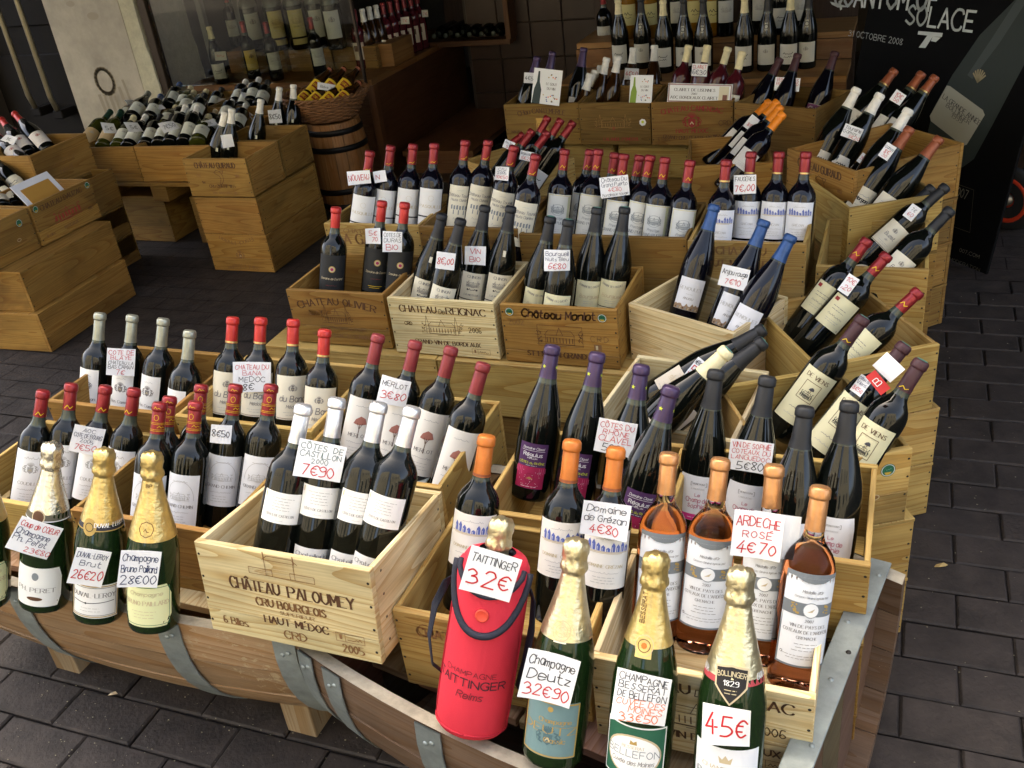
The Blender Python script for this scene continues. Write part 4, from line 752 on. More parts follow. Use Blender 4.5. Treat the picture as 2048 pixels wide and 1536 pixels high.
def p_grez(i, W, H): i.ring(W*.17, H*.8, .013, .0018, 'N', n=14); S_(i, 'CHATEAU', W*.28, H*.72, .018, 'N'); S_(i, 'LES VIGNES', W*.7, H*.26, .017, 'N'); i.house(W*.5, H*.45, .09, .04, 'N', .001, 31); S_(i, 'GRAVES', W*.7, H*.12, .012, 'N')
def p_guiraud(i, W, H):
    S_(i, 'CHÂTEAU GUIRAUD', W*.5, H*.76, .022, wid=W*.64, wt=1.3); c = (W*.53, H*.50)
    i.line([(c[0]+a*.045, c[1]+b*.045) for a, b in ((-.5, .5), (-.2, .75), (.2, .6), (.42, .2), (.4, -.2), (.15, -.55), (-.1, -.7), (.0, -.4), (.12, -.1), (.05, .15), (-.2, .3), (-.5, .5))], .002, 'n'); i.line([(c[0]+.008, c[1]+.03), (c[0]+.026, c[1]+.03), (c[0]+.018, c[1]+.018)], .0018, 'n'); i.line([(c[0]-.004, c[1]-.03), (c[0]-.018, c[1]-.034), (c[0]+.002, c[1]-.038)], .002, 'n')
    S_(i, 'CRU CLASSE 1855', W*.54, H*.245, .0125, arc=-.01, asp=.8); S_(i, 'CRD', W*.2, H*.53, .009, 'N'); S_(i, 'MISE', W*.82, H*.53, .009, 'N'); S_(i, '1er', W*.26, H*.35, .011); S_(i, '2004  SAUTERNES  VIN', W*.55, H*.08, .009, 'N')
def p_phelan(i, W, H): i.text('Franck Phélan', W*.5, H*.86, .017, 'N', 'serif', 'c', .8, 6, R(180)); i.text('Saint Estèphe', W*.5, H*.20, .017, 'N', 'serif', 'c', .8, -4, R(180)); i.crest(W*.5, H*.38, .04, 'N')
def p_cant(i, W, H): S_(i, 'CHau CANTEMERLE', W*.5, H*.78, .018, arc=2.4, wid=W*.62); i.ring(W*.5, H*.42, .05, .001, 'N', ry=.045); i.rect(W*.42, H*.35, .05, .05, (.55, .33, .08), 0); i.house(W*.5, H*.35, .07, .045, 'N', .0011, 51); S_(i, 'MACAU', W*.14, H*.3, .010); S_(i, '6 Blles', W*.18, H*.16, .012, 'N'); S_(i, 'MEDOC', W*.82, H*.25, .011, 'N')
def p_blank(i, W, H): i.scrib(W*.45, H*.88, .08, .004, 'N', .0008); i.house(W*.47, H*.42, .15, .05, (.34, .19, .07), .0008, 61); S_(i, 'LALANDE-POMEROL', W*.58, H*.1, .012, 'R'); S_(i, '12', W*.48, H*.36, .011, 'R'); j = Ink(); i.extra.append(j); j.disc(W*.89, H*.53, .014, 'w', 1, n=7); j.disc(W*.89, H*.54, .006, 'l', 2, n=5)
def p_camensac(i, W, H): S_(i, 'CHATEAU CAMENSAC', W*.5, H*.80, .018, 'R', arc=2.0, wid=W*.74); i.crest(W*.5, H*.42, .062, 'R'); S_(i, 'HAUT-MEDOC', W*.5, H*.29, .015, 'R'); S_(i, 'GRAND CRU CLASSE EN 1855', W*.5, H*.13, .0125, 'n', arc=-1.2, wid=W*.72); S_(i, 'CRD', W*.90, H*.45, .018, 'n', st='sans', wt=.7); S_(i, '6 Blles', W*.15, H*.1, .013, 'n', st='sans', wt=.6)
def p_garde(i, W, H): S_(i, 'CHATEAU', W*.38, H*.83, .012, 'N', asp=1.3); S_(i, 'LA GARDE', W*.42, H*.62, .030, 'N', wt=1.3, asp=.85); i.scrib(W*.35, H*.9, .05, .004, 'N'); S_(i, 'PESSAC', W*.5, H*.42, .012, 'N')
def p_poste(i, W, H): i.text('Château la Bienne', W*.5, H*.70, .022, 'N', 'it', 'c', .85); i.house(W*.5, H*.3, .1, .05, 'N', .001, 71)
def p_haut(i, W, H): S_(i, 'CHATEAU', W*.46, H*.80, .020, 'N', wid=W*.42); S_(i, 'HAUT-MARBUZET', W*.46, H*.58, .020, 'N', wid=W*.70, wt=1.3); i.frame(W*.5, H*.2, .05, .02, .001, 'N'); i.lines(W*.4, H*.4, .1, 1, .01, 'N', .0012)
def p_dauzac(i, W, H): S_(i, 'CHATEAU DAUZAC', W*.48, H*.79, .0195, wid=W*.68); i.house(W*.5, H*.36, .15, .06, 'R', .0016, 81, False); [i.rect(W*.3+k*.018, H*.40, .010, .02, (.35, .06, .03)) for k in range(8)]; S_(i, 'MARGAUX', W*.5, H*.14, .013, 'N'); S_(i, '12 Blles', W*.16, H*.14, .011, 'N'); S_(i, '2003', W*.86, H*.3, .012, 'N'); stk(i, W*.07, H*.88); stk(i, W*.93, H*.88)
def p_upside(i, W, H): i.ring(W*.5, H*.48, .05, .0012, 'N', ry=.045); i.text('DOMAINE', W*.5, H*.9, .012, 'N', 'serif', 'c', .9, 4, R(180)); i.line([(W*.4, H*.5), (W*.6, H*.5)], .003, 'N'); i.line([(W*.5, H*.38), (W*.5, H*.62)], .003, 'N'); i.text('MARGAUX', W*.5, H*.1, .014, 'N', 'serif', 'c', .9, -6)
def p_script(i, W, H): i.text('Château', W*.3, H*.75, .013, 'n', 'it', 'c', .8); i.text('Lalande', W*.5, H*.42, .032, 'n', 'it', 'c', .75); S_(i, '6', W*.8, H*.2, .015)
def p_lavender(i, W, H): i.scrib(W*.5, H*.5, W*.4, .03, 'N', .0016); i.text('HAUT', W*.5, H*.28, .02, 'N', 'serif')
def p_sticker(i, W, H): stk(i, W*.83, H*.76, .0145); i.disc(W*.75, H*.4, .006, 'N', ry=.004); i.ring(W*.75, H*.4, .009, .0015, 'x', n=10, ry=.006)
def p_sticker2(i, W, H): stk(i, W*.06, H*.80, .0125)
HC = .165
# front row, sunk in the half barrels
crate('F1', 'pine crate at far left holding white-labelled bottles behind the three champagnes', -1.86, 1.10, .435, .36, .30, HC, 0, PINE)
crate('F2', 'pine crate of red-capped arch-label bottles, half hidden behind the palest crate', -1.49, 1.09, .455, .36, .29, HC, 0, PINE_WARM)
crate('F3', 'palest crate, printed with a low building, perched over the joint of the barrels', -1.022, .91, .585, .330, .262, .175, 0, PINE_LIGHT, p_paloumey, tilt=-8)
crate('F4', 'pine crate of orange-capped bottles behind the red insulated bottle bag', -.69, .965, .478, .325, .25, HC, 0, PINE, p_grez)
crate('F5', 'light pine crate of copper-capped rosé bottles at the front right', -.352, .945, .480, .315, .25, HC, 0, PINE_LIGHT, p_rosecrate)
# second row
crate('M1', 'pine crate of grey-capped bottles at the left of the second row', -1.84, 1.40, .49, .36, .29, HC, 0, PINE_WARM)
crate('M2', 'pine crate of bright red-capped cream-label bottles in the second row', -1.46, 1.40, .49, .36, .29, HC, 0, PINE)
crate('M3', 'pine crate of dull red-capped bottles with a tree on the label', -1.08, 1.27, .49, .34, .32, HC, 0, PINE)
crate('M4', 'pine crate of purple-capped star bottles in the second row', -.64, 1.215, .495, .32, .28, HC, 0, PINE)
crate('M5', 'pine crate of black-capped pink-banded bottles behind the rosé crate', -.315, 1.215, .495, .335, .28, HC, 0, PINE)
# right wing
crate('R1', 'pine crate with lying dark-capped bottles below the printed cream-capped one', -.54, 1.585, .47, .30, .29, HC, -6, PINE_LIGHT)
crate('R2', 'angled crate with round green sticker on its front, rightmost near the barrel end', -.155, 1.47, .47, .265, .33, HC, 28, PINE, p_sticker)
crate('R3', 'angled crate of red-capped cream-label bottles at the right edge', -.115, 1.87, .47, .285, .34, HC, 31, PINE, p_sticker2)
crate('R4', 'knotty unprinted crate of blue-capped bottles turned to the left', -.59, 2.10, .488, .31, .235, HC, -25, PINE_LIGHT)
crate('R5', 'plain crate with a bottle end showing, at the right behind the red-capped bottles', -.16, 2.335, .505, .265, .34, HC, 0, PINE)
crate('R6', 'angled crate with script lettering under brown-capped bottles, right side', -.10, 2.63, .55, .27, .32, HC, 28, PINE, None)
crate('R7', 'crate printed with large capitals under white-capped bottles at upper right', -.31, 3.02, .60, .31, .40, HC, -47, PINE_WARM, p_guiraud)
crate('R9', 'plain crate with orange-capped bottles lying in a fan', -.62, 2.99, .55, .27, .32, HC, 10, PINE_WARM)
crate('C1', 'crate of lying red-capped bottles at the back, turned away', -1.24, 3.03, .50, .27, .34, HC, 55, PINE)
# second tier
crate('T2a', 'warm brown crate with arched lettering and a castle, three black-labelled bottles in it', -1.568, 2.045, .50, .31, .275, HC, 0, PINE_WARM, p_olivier)
crate('T2b', 'pale crate printed with a long mansion, third tier centre', -1.238, 2.03, .50, .31, .275, HC, 0, PINE_LIGHT, p_reignac)
crate('T2c', 'orange-brown crate with script lettering and two green stickers', -.91, 2.03, .50, .31, .275, HC, 0, PINE_WARM, p_montlot)
# third tier
crate('T3a', 'crate of pale-labelled red-capped bottles behind the castle crate', -1.61, 2.36, .575, .325, .28, HC, 0, PINE, p_garde)
crate('T3b', 'brown crate with faint script behind the pale mansion crate', -1.282, 2.355, .575, .31, .28, HC, 0, PINE_DARK, p_poste)
crate('T3c', 'long plain brown crate holding nine bottles with green-edged labels', -.965, 2.345, .565, .475, .28, HC, 0, PINE_DARK)
crate('T3d', 'crate with heavy lettering under four blue-village-label bottles', -.485, 2.33, .565, .30, .28, HC, 0, PINE, p_haut)
# back row
crate('T4a', 'back crate with arched lettering and a yellow-filled drawing, leftmost of its row', -1.49, 3.615, .605, .318, .28, HC, 0, PINE_DARK, p_cant)
crate('T4b', 'back crate with a faded drawing and a small white sticker', -1.168, 3.605, .605, .285, .28, HC, 0, PINE_DARK, p_blank)
crate('T4c', 'back crate printed with a dark red coat of arms', -.877, 3.595, .605, .31, .28, HC, 0, PINE_DARK, p_camensac)
crate('T4d', 'unprinted back crate of purple-labelled bottles next to the arms crate', -.56, 3.57, .605, .32, .28, HC, -22, PINE_DARK)
# --- boxes that carry the tiers
def closed(label, x, y, z0, W, D, H, yaw=0, color=PINE, group='closed crates carrying the tiers', draw=None):
    crate('c%d' % len(CRATES), label, x, y, z0+H-.0092, W, D, H-.0092, yaw, color, draw, True, group)
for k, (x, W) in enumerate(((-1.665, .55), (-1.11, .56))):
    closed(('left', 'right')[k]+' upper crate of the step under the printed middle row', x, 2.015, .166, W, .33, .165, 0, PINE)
    closed(('left', 'right')[k]+' lower crate of the step under the printed middle row', x+.004, 2.022, .002, W, .33, .163, 0, PINE_DARK)
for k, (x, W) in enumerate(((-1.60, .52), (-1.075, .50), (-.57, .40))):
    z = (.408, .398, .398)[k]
    for q in range(2): closed(('left', 'middle', 'right')[k]+(' lower', ' upper')[q]+' box under the third tier, mostly hidden', x, 2.365, .002+q*z/2, W, .26, z/2-.001, 0, PINE_DARK)
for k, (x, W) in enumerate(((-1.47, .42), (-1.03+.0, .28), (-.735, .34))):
    for q in range(3): closed(('left', 'middle', 'right')[k]+(' bottom', ' middle', ' top')[q]+' box of the plinth under the back row', x, 3.64+(.004*q), .002+q*.1455, W, .27, .144, 0, PINE_DARK if q < 2 else PINE)
def under(key, label, n=2, color=PINE_DARK, grow=.0):
    o = CRATES[key]; h = o.location.z-.002; yaw = math.degrees(o.rotation_euler.z)
    W = max(c.dimensions.x for c in o.children); 
    D = max((c.matrix_local.translation.y for c in o.children if c.name.startswith('back_panel')), default=.25)+.013
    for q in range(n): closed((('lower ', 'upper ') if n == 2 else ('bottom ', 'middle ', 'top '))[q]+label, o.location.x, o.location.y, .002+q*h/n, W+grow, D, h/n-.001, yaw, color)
bpy.context.view_layer.update()
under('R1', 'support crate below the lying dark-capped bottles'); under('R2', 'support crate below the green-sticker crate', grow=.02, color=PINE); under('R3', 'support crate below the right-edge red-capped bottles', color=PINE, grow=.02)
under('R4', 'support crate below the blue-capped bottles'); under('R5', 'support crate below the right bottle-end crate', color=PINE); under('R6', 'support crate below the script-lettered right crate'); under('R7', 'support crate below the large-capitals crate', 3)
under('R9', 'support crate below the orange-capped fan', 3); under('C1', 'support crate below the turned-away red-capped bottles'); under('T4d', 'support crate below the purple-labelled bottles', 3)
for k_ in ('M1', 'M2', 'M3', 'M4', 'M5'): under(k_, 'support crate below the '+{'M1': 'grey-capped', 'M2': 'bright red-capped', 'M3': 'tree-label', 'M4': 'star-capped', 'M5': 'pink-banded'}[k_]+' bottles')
# left wing
GRP2 = 'crates of the left-hand stacks'
crate('G1', 'crate printed with a leaping dolphin on top of the tall left stack', -2.812, 3.195, .515, .322, .245, HC, 0, PINE_WARM, p_guiraud, group=GRP2)
crate('G2', 'plain open crate behind the dolphin crate on the tall stack', -2.812, 3.445, .517, .322, .245, HC, 0, PINE_DARK, group=GRP2)
closed('middle crate of the tall left stack, plain', -2.81, 3.20, .178, .32, .485, .166, 0, PINE_WARM, GRP2); closed('bottom crate of the tall left stack with upside-down lettering', -2.808, 3.202, .002, .32, .485, .174, 0, PINE_WARM, GRP2, p_phelan)
crate('L2a', 'left plain crate of the white wines by the stone pillar', -3.60, 3.41, .50, .33, .50, HC, 2, PINE_WARM, group=GRP2); crate('L2b', 'right plain crate of the white wines next to the dolphin stack', -3.265, 3.42, .50, .43, .50, HC, 2, PINE_WARM, group=GRP2)
crate('L2c', 'back crate of white wines against the stone pillar', -3.62, 3.93, .54, .40, .36, HC, 2, PINE_DARK, group=GRP2); crate('L2d', 'back crate of white wines below the shop window', -3.21, 3.94, .54, .42, .36, HC, 2, PINE_DARK, group=GRP2)
plt = thing('pallet', 'wooden pallet carrying the crates of white wine', 'pallet', (-3.66, 3.40, 0))
for k in range(4): board('deck_plank', plt, 0, .02+k*.24, .312, .90, .18, .02, PINE_DARK)
for k in range(3): board('bearer', plt, .03+k*.38, .03, .235, .09, .85, .0765, PINE_DARK)
for k, (x, lb) in enumerate(((-3.62, 'left dark box under the white wine pallet'), (-3.10, 'right dark box under the white wine pallet'))): closed(lb, x, 3.50, .002, .36, .60, .232, 0, PINE_DARK, GRP2)
# the stack at the far left faces along the street
crate('D1', 'crate with a red chateau drawing and two green stickers, far left stack', -3.12, 2.635, .502, .335, .32, HC, 90, PINE_WARM, p_dauzac, group=GRP2)
crate('D2', 'plain crate with a green sticker at the far left picture edge', -3.125, 2.29, .50, .335, .32, HC, 90, PINE_WARM, p_sticker, group=GRP2)
closed('upper long crate of the far left stack, knots near its edge', -3.015, 2.40, .168, .53, .52, .165, 93, PINE_WARM, GRP2)
closed('bottom long crate of the far left stack, stamped upside down', -2.99, 2.385, .002, .53, .52, .164, 93, PINE_WARM, GRP2)
_q = atx(59, 312, -3.42); crate('D3', 'crate of red-capped bottles behind the far left stack', -3.42, _q.y, _q.z, .34, .33, HC, 90, PINE_WARM, p_lavender, group=GRP2); under('D3', 'box below the red-capped bottles behind the far left stack', 2)
crate('D4', 'low plain crate behind the red-chateau crate', -3.30, 2.99, .44, .30, .30, HC, 90, PINE_DARK, group=GRP2)
under('D4', 'box under the low plain crate at the far left')

# ------------------------------------------------------------------ half barrels used as troughs
ZINC = mat('galvanised_hoop', (.26, .30, .30), .5, .5, bump=.4, bscale=30, vary=.3, vscale=14); CUT = mat('weathered_cut_oak', (.30, .27, .21), .8, bump=.5, bscale=60, vary=.35, vscale=25)
def half_barrel(label, cx, cy, yaw, L, r0, r1, zr, color, hoops, nst=13):
    AL = R(9); zc = zr-r1*math.sin(AL); SP = PI+2*AL; A0 = PI-AL
    o = thing('half_barrel', label, 'barrel', (cx, cy, 0), R(yaw), 'half barrels used as troughs'); rr = random.Random(label); th = .024
    def rad_(u): return r1-(r1-r0)*(2*u/L)**2
    ns = 12
    for k in range(nst):
        a0, a1 = A0+SP*k/nst+.002, A0+SP*(k+1)/nst-.002; V, F, uv = [], [], []; dr_ = rr.uniform(-.0015, .0015); zt = rr.uniform(-.002, .002) if k in (0, nst-1) else 0
        for q in range(ns+1):
            u = -L/2+L*q/ns; ro = rad_(u)+dr_; ri = ro-th
            for (rq, a) in ((ro, a0), (ro, (a0+a1)/2), (ro, a1), (ri, a1), (ri, (a0+a1)/2), (ri, a0)): V.append((u, -rq*math.cos(a+PI)*1.0 if False else rq*math.cos(a), zc+rq*math.sin(a)+zt))
        for q in range(ns):
            for s in range(6):
                F.append((q*6+s, q*6+(s+1) % 6, q*6+6+(s+1) % 6, q*6+6+s))
        F += [(5, 4, 3, 2, 1, 0), tuple(range(ns*6, ns*6+6))]
        for f in F:
            for v in f: uv.append((V[v][0], V[v][1]*.9+V[v][2]))
        t = rr.uniform(.85, 1.15); fm = [1 if ((s_ == 5 and k == 0) or (s_ == 2 and k == nst-1)) and n_ < ns*6 else 0 for n_ in range(len(F)) for s_ in (n_ % 6,)]; link('stave', new_mesh('stave', V, F, [BARREL, CUT], fm, False, uv), o, None, tuple(c*t for c in color))
    for e in (-1, 1):
        u = e*(L/2-.045); rr_ = rad_(u)-th
        for k in range(5):
            y0, y1 = -rr_+2*rr_*k/5+.001, -rr_+2*rr_*(k+1)/5-.001
            def zb(y): return zc-math.sqrt(max(0, rr_**2-y*y))
            ys = [y0+(y1-y0)*q/4 for q in range(5)]; top = [(y, zr-.012) for y in (y1, y0)]; prof = [(y, zb(y)) for y in ys]+top
            n = len(prof); V = [(u-.009, y, z) for y, z in prof]+[(u+.009, y, z) for y, z in prof]; F = [tuple(range(n)), tuple(range(2*n-1, n-1, -1))]+[(q, q+n, (q+1) % n+n, (q+1) % n) for q in range(n)]
            uv = [(V[v][1]+V[v][0], V[v][2]) for f in F for v in f]; link('head_board', new_mesh('head_board', V, F, OAK, None, False, uv), o, None, tuple(c*rr.uniform(.8, 1.1) for c in color))
        if e < 0: continue
        st = link('strap', box_mesh(.042, 2*rr_+.03, .004, ZINC, .0015), o, Matrix.Translation((u-.021, -rr_-.015, zr+.006)))
        for k in range(9): link('nail', lathe([(.0045, 0), (.0035, .0018), (.001, .0026)], 8, NAIL if k % 2 else ZINC, cap0=False), st, Matrix.Translation((.012+.018*((k*7) % 3)/2, .04+(2*rr_-.05)*k/8, .004)))
    for u, wd in hoops:
        V, F = [], []; n = 26
        for k in range(n+1):
            a = A0+SP*k/n
            for du, e in ((-wd/2, .0005), (-wd/2, .0028), (wd/2, .0028), (wd/2, .0005)): q = rad_(u+du)+.0015+e; V.append((u+du, q*math.cos(a), zc+q*math.sin(a)))
        for k in range(n):
            for s in range(4): F.append((k*4+s, k*4+(s+1) % 4, k*4+4+(s+1) % 4, k*4+4+s))
        hp = link('hoop', new_mesh('hoop', V, F, ZINC, None, False), o)
        for du in (-.006, .007): q = rad_(u)+.004; link('rivet', lathe([(.0045, 0), (.0042, .0015), (.002, .003)], 10, ZINC, cap0=False), hp, Matrix.Translation((u+du, -q*math.cos(R(4)), zc+q*math.sin(R(4))+du*.5)) @ Matrix.Rotation(R(92), 4, 'X'))
    for k in range(7): board('inner_slat', o, -L/2+.07+k*(L-.14)/7, -.20, .275, (L-.14)/7-.006, .40, .018, tuple(c*rr.uniform(1.6, 2.2) for c in color), grain=1)
    for e in (-1, 1): board('chock', o, e*L*.31-.035, -.215, 0, .07, .43, .155, (.26, .20, .13), OAK, .002, 2)
    return o
half_barrel('long brown half barrel under the champagne bottles at left', -1.335, 1.255, -1, 1.02, .300, .335, .385, (.27, .18, .105), ((-.47, .042), (-.17, .05), (.20, .05), (.435, .042), (.49, .034)))
half_barrel('dark half barrel under the red bag, its zinc-strapped end at right', -.40, 1.14, -11, .86, .295, .34, .385, (.13, .085, .057), ((-.405, .038), (-.335, .044), (-.12, .05), (.14, .05), (.34, .044)))
for k, (x0, y0, x1, y1, lb) in enumerate(((-1.78, .945, -1.02, .945, 'narrow ledge plank behind the left barrel rim'),)): pass

# ------------------------------------------------------------------ bottles, crate by crate
CG, FR = 'champagne bottles standing on the barrel rim', 'bottles in the crates'
def champ(key, kind, label, p, zb=.388, back=17): 
    B, up = pose(p[:2], p[2:4], zb, TYPES[kind][1], back); make_bottle(kind, frame_of(B, up, p[4] if len(p) > 4 else 0), label, CG, 'champagne_bottle', 'champagne'); PLACED[(key, 0)] = (B, up, kind)
champ('c0', 'paillard', 'green champagne bottle cut off by the left picture edge', (-38, 884, -30, 1190))
champ('c1', 'perret', 'silver-foiled champagne bottle with white label, leftmost of three on the rim', (105, 888, 88, 1205, -22))
champ('c2', 'duval', 'gold-foiled champagne bottle with black collar, middle of three on the rim', (209, 900, 197, 1235, -14))
champ('c3', 'paillard', 'gold-foiled champagne bottle with yellow-green label beside the palest crate', (304, 906, 308, 1250, -18))
champ('c4', 'deutz', 'champagne bottle with grey-blue label next to the red bag', (1154, 1080, 1105, 1505, -12), .388, 22)
champ('c5', 'bellefon', 'champagne bottle with green oval label at the bottom edge', (1313.5, 1108, 1278, 1495, -10), .388, 22)
champ('c6', 'bollinger', 'champagne bottle with red collar and black shield, front right', (1483, 1138, 1456, 1513, -4), .388, 22)
row('F1', 'coudille', 'red-capped bottle with big white label', 'behind the left champagnes', FR, .34, [(87, 781, 51, 1010), (143, 767, 122, 990), (212, 772, 172, 1005), (269, 777, 238, 1000, 0, -22)], 24, ty=1.22)
row('F2', 'arch', 'gold-banded red-capped bottle', 'in the crate behind the palest crate', FR, .33, [(320, 805, 296, 1060, 0, -18), (340, 793, 318, 1040, -.028), (392, 803, 366, 1085, 0, -20), (403, 769, 385, 1000, -.028), (472, 769, 440, 1015), (543, 769, 508, 1020)], 26, ty=1.2)
row('F3', 'castillon', 'silver-capped bottle with two white labels', 'in the palest crate', FR, .53, [(608, 809, 545, 1125), (675, 796, 624, 1126), (759, 805, 692, 1139), (826, 814, 742, 1140, 0, -14)], 27, ty=1.02)
row('F4', 'grezan', 'orange-capped bottle with blue village label', 'behind the red bag', FR, .40, [(974, 871, 938, 1137), (1145, 880, 1110, 1234), (1233, 895, 1194, 1250)], 22, ty=1.07)
row('F5', 'rose', 'copper-capped rosé bottle with grey-framed label', 'in the front right crate', FR, .38, [(1339, 906, 1307, 1275), (1442, 917, 1398, 1290), (1549, 930, 1520, 1300), (1642, 973, 1584, 1360, 0, 10)], 22, ty=1.065, name='rose_bottle')
row('M1', 'caman', 'grey-capped bottle', 'standing behind the left red-capped bottles', FR, .36, [(200.5, 626, 186, 850, 0, -30), (265, 630, 248, 850, 0, -30), (327, 637, 306, 860, 0, -32), (380, 661, 362, 870, 0, -36)], 22, ty=1.5)
row('M2', 'bana', 'scarlet-capped bottle with cream script label', 'left of the tree-label bottles', FR, .36, [(466, 634, 453, 840), (522, 635, 511, 850), (587, 638.5, 580, 860), (649.5, 659, 637, 870)], 22, ty=1.51)
row('M3', 'merlot', 'dull red-capped bottle with a tree on its label', 'behind the silver caps', FR, .36, [(757.6, 669, 712, 880), (832, 682, 783, 890), (904, 694, 848, 900), (968, 726, 905, 940)], 24, ty=1.42)
row('M4', 'regulus', 'purple-capped star bottle with purple and crimson label', 'in the second row', FR, .40, [(1105.7, 691, 1059, 985), (1195.6, 705.6, 1147, 990), (1284, 730, 1240, 1010, -.01), (1344, 773, 1270, 1025)], 20, ty=1.33)
row('M5', 'sophie', 'black-capped bottle with pink-banded white label', 'behind the rosé crate', FR, .36, [(1433, 740, 1388, 1040), (1536, 753, 1484, 1050), (1611, 813, 1575, 1080), (1700, 803, 1660, 1090)], 20, ty=1.34)
row('T2a', 'duras', 'red-capped bottle with black and gold label', 'in the castle crate', FR, .36, [(672.5, 414, 663, 580), (764.7, 401.6, 747, 583), (810, 404.7, 795, 575)], 15, ty=2.175)
row('T2b', 'chinon', 'black-capped bottle with small neck label', 'in the pale mansion crate', FR, .36, [(885, 427.5, 846, 594), (922.5, 437.5, 883, 597, .012), (971, 411, 941, 598), (1022.5, 412.5, 991, 597)], 15, ty=2.175)
row('T2c', 'bourgueil', 'black-capped bottle with cream label and seal', 'in the script-lettered crate', FR, .36, [(1101.6, 433, 1070, 606), (1137.5, 439, 1114, 609, .012), (1195, 415, 1172, 608), (1250, 414, 1222, 612)], 15, ty=2.175)
row('R4', 'anjou', 'blue-capped bottle with white label', 'in the knotty turned crate', FR, .38, [(1430, 409, 1369, 625), (1530, 440, 1450, 641), (1584, 470, 1497, 634)], 22, ty=2.11)
row('T3a', 'pasquille', 'red-capped bottle with plain white banded label', 'behind the castle crate', FR, .46, [(740.6, 301.6, 722, 445), (782, 290.6, 765, 440), (827, 287.5, 812, 440), (869, 286, 857, 440)], 15, ty=2.45)
row('T3b', 'tourelle', 'gold-trimmed red-capped bottle with turret label', 'in the faint-script crate', FR, .46, [(931, 280, 914, 445), (977, 280, 950, 440), (1029, 291, 997, 437), (1072.5, 308, 1046, 437)], 15, ty=2.46)
row('T3c', 'puerto', 'red-capped bottle with green-edged label', 'in the long brown crate', FR, .44, [(1130, 298, 1111, 469), (1181, 299, 1152, 470, -.025), (1197.5, 298, 1172, 475, .0), (1230, 305, 1206, 470, -.025), (1249, 307.5, 1225, 475, .0), (1280, 310, 1250, 470, -.025), (1301.6, 310, 1269, 475), (1331, 314, 1309, 475), (1381, 320, 1356, 481, 0, 14)], 16, ty=2.47)
row('T3d', 'faugeres', 'red-capped bottle with blue village label', 'in the heavy-lettered crate', FR, .44, [(1453, 319, 1437, 478), (1503, 303, 1487, 475), (1559, 303, 1541, 475), (1612.5, 303, 1595, 475)], 14, ty=2.45)
row('R1', ['mercurey', 'mercurey', 'mercurey_cream'], 'bottle with green-topped cap', 'lying in the pale right-hand crate', FR, .40, [(1529, 657, 1358, 765, -.01), (1529, 682, 1375, 806), (1457, 699.5, 1355, 800, .03)], 20)
row('R2', 'viens', 'dark-capped bottle with cream picture label', 'in the green-sticker crate', FR, .37, [(1729, 634, 1560, 861), (1812, 688.6, 1637, 902), (1845, 721, 1714, 924)], 20)
row('R3', 'bmark', 'red-capped bottle with cream label and red square', 'at the right edge', FR, .37, [(1737, 478, 1594, 668), (1777, 508, 1617, 689), (1840, 581, 1705, 705)], 20)
row('R5', 'gigondas', 'black-capped bottle leaning right', 'before the black poster', FR, .40, [(1866, 374, 1770, 458, -.03), (1894, 372, 1791, 463), (1903, 418, 1821, 504)], 20)
row('R6', 'morgon', 'brown-capped bottle with red-footed cream label', 'leaning before the poster', FR, .45, [(1796, 264, 1699, 378, -.02), (1822, 255, 1735.7, 381), (1881, 275, 1781, 398)], 20)
row('R7', 'gamay', 'white-capped bottle with rounded label', 'in the large-capitals crate', FR, .48, [(1715, 176, 1652, 296), (1762, 187.5, 1690, 310), (1819, 218, 1750, 330)], 20)
row('R7b', 'macon', 'brown-capped bottle with broad pale label', 'behind the white-capped ones', FR, .48, [(1791, 139, 1722, 228), (1845.5, 145, 1781, 234), (1872, 152, 1820, 220)], 20)
row('R9', 'orangecap', 'orange-capped bottle', 'lying in the fan of four', FR, .45, [(1541, 202, 1462, 282), (1556, 202, 1480, 288), (1563, 212, 1493, 296, .01), (1567, 226, 1500, 310, .015)], 25)
row('C1', 'redlying', 'red-capped bottle', 'lying in the turned-away back crate', FR, .42, [(1097, 233, 1055, 310), (1123, 238, 1080, 310), (1147.6, 243, 1092, 325), (1066, 260, 1030, 310, .02), (1097, 263, 1044, 337, .02), (1048, 268, 1000, 305, -.04)], 25)
row('T4a', 'vigneron', 'purple-capped bottle with violet-marked label', 'in the leftmost back crate', FR, .47, [(1075.5, 113, 1055, 195), (1106, 103, 1090, 195), (1168, 95, 1154, 195)], 14, ty=3.76)
row('T4b', 'whitecap', 'white-capped amber bottle with leafy label', 'in the back row', FR, .47, [(1214, 115, 1196, 195), (1237, 112, 1221, 195), (1267, 95, 1258, 185, -.02), (1309, 90, 1306, 185, -.02), (1181, 147, 1166, 200, -.03), (1190, 140, 1176, 200, -.045), (1202, 131, 1190, 200, -.05)], 12, ty=3.78)
row('T4c', 'clairet', 'cream-capped dark rosé bottle', 'behind the printed sign', FR, .47, [(1378, 90, 1363, 158), (1415, 90, 1403, 158), (1457, 94, 1437, 161), (1485, 103, 1469, 169)], 14, ty=3.74)
row('T4d', 'purplelabel', 'maroon-capped bottle with purple-topped label', 'beside the poster', FR, .47, [(1561, 116, 1520, 199), (1596.5, 107, 1567, 199), (1671, 103, 1632, 217)], 20, ty=3.66)
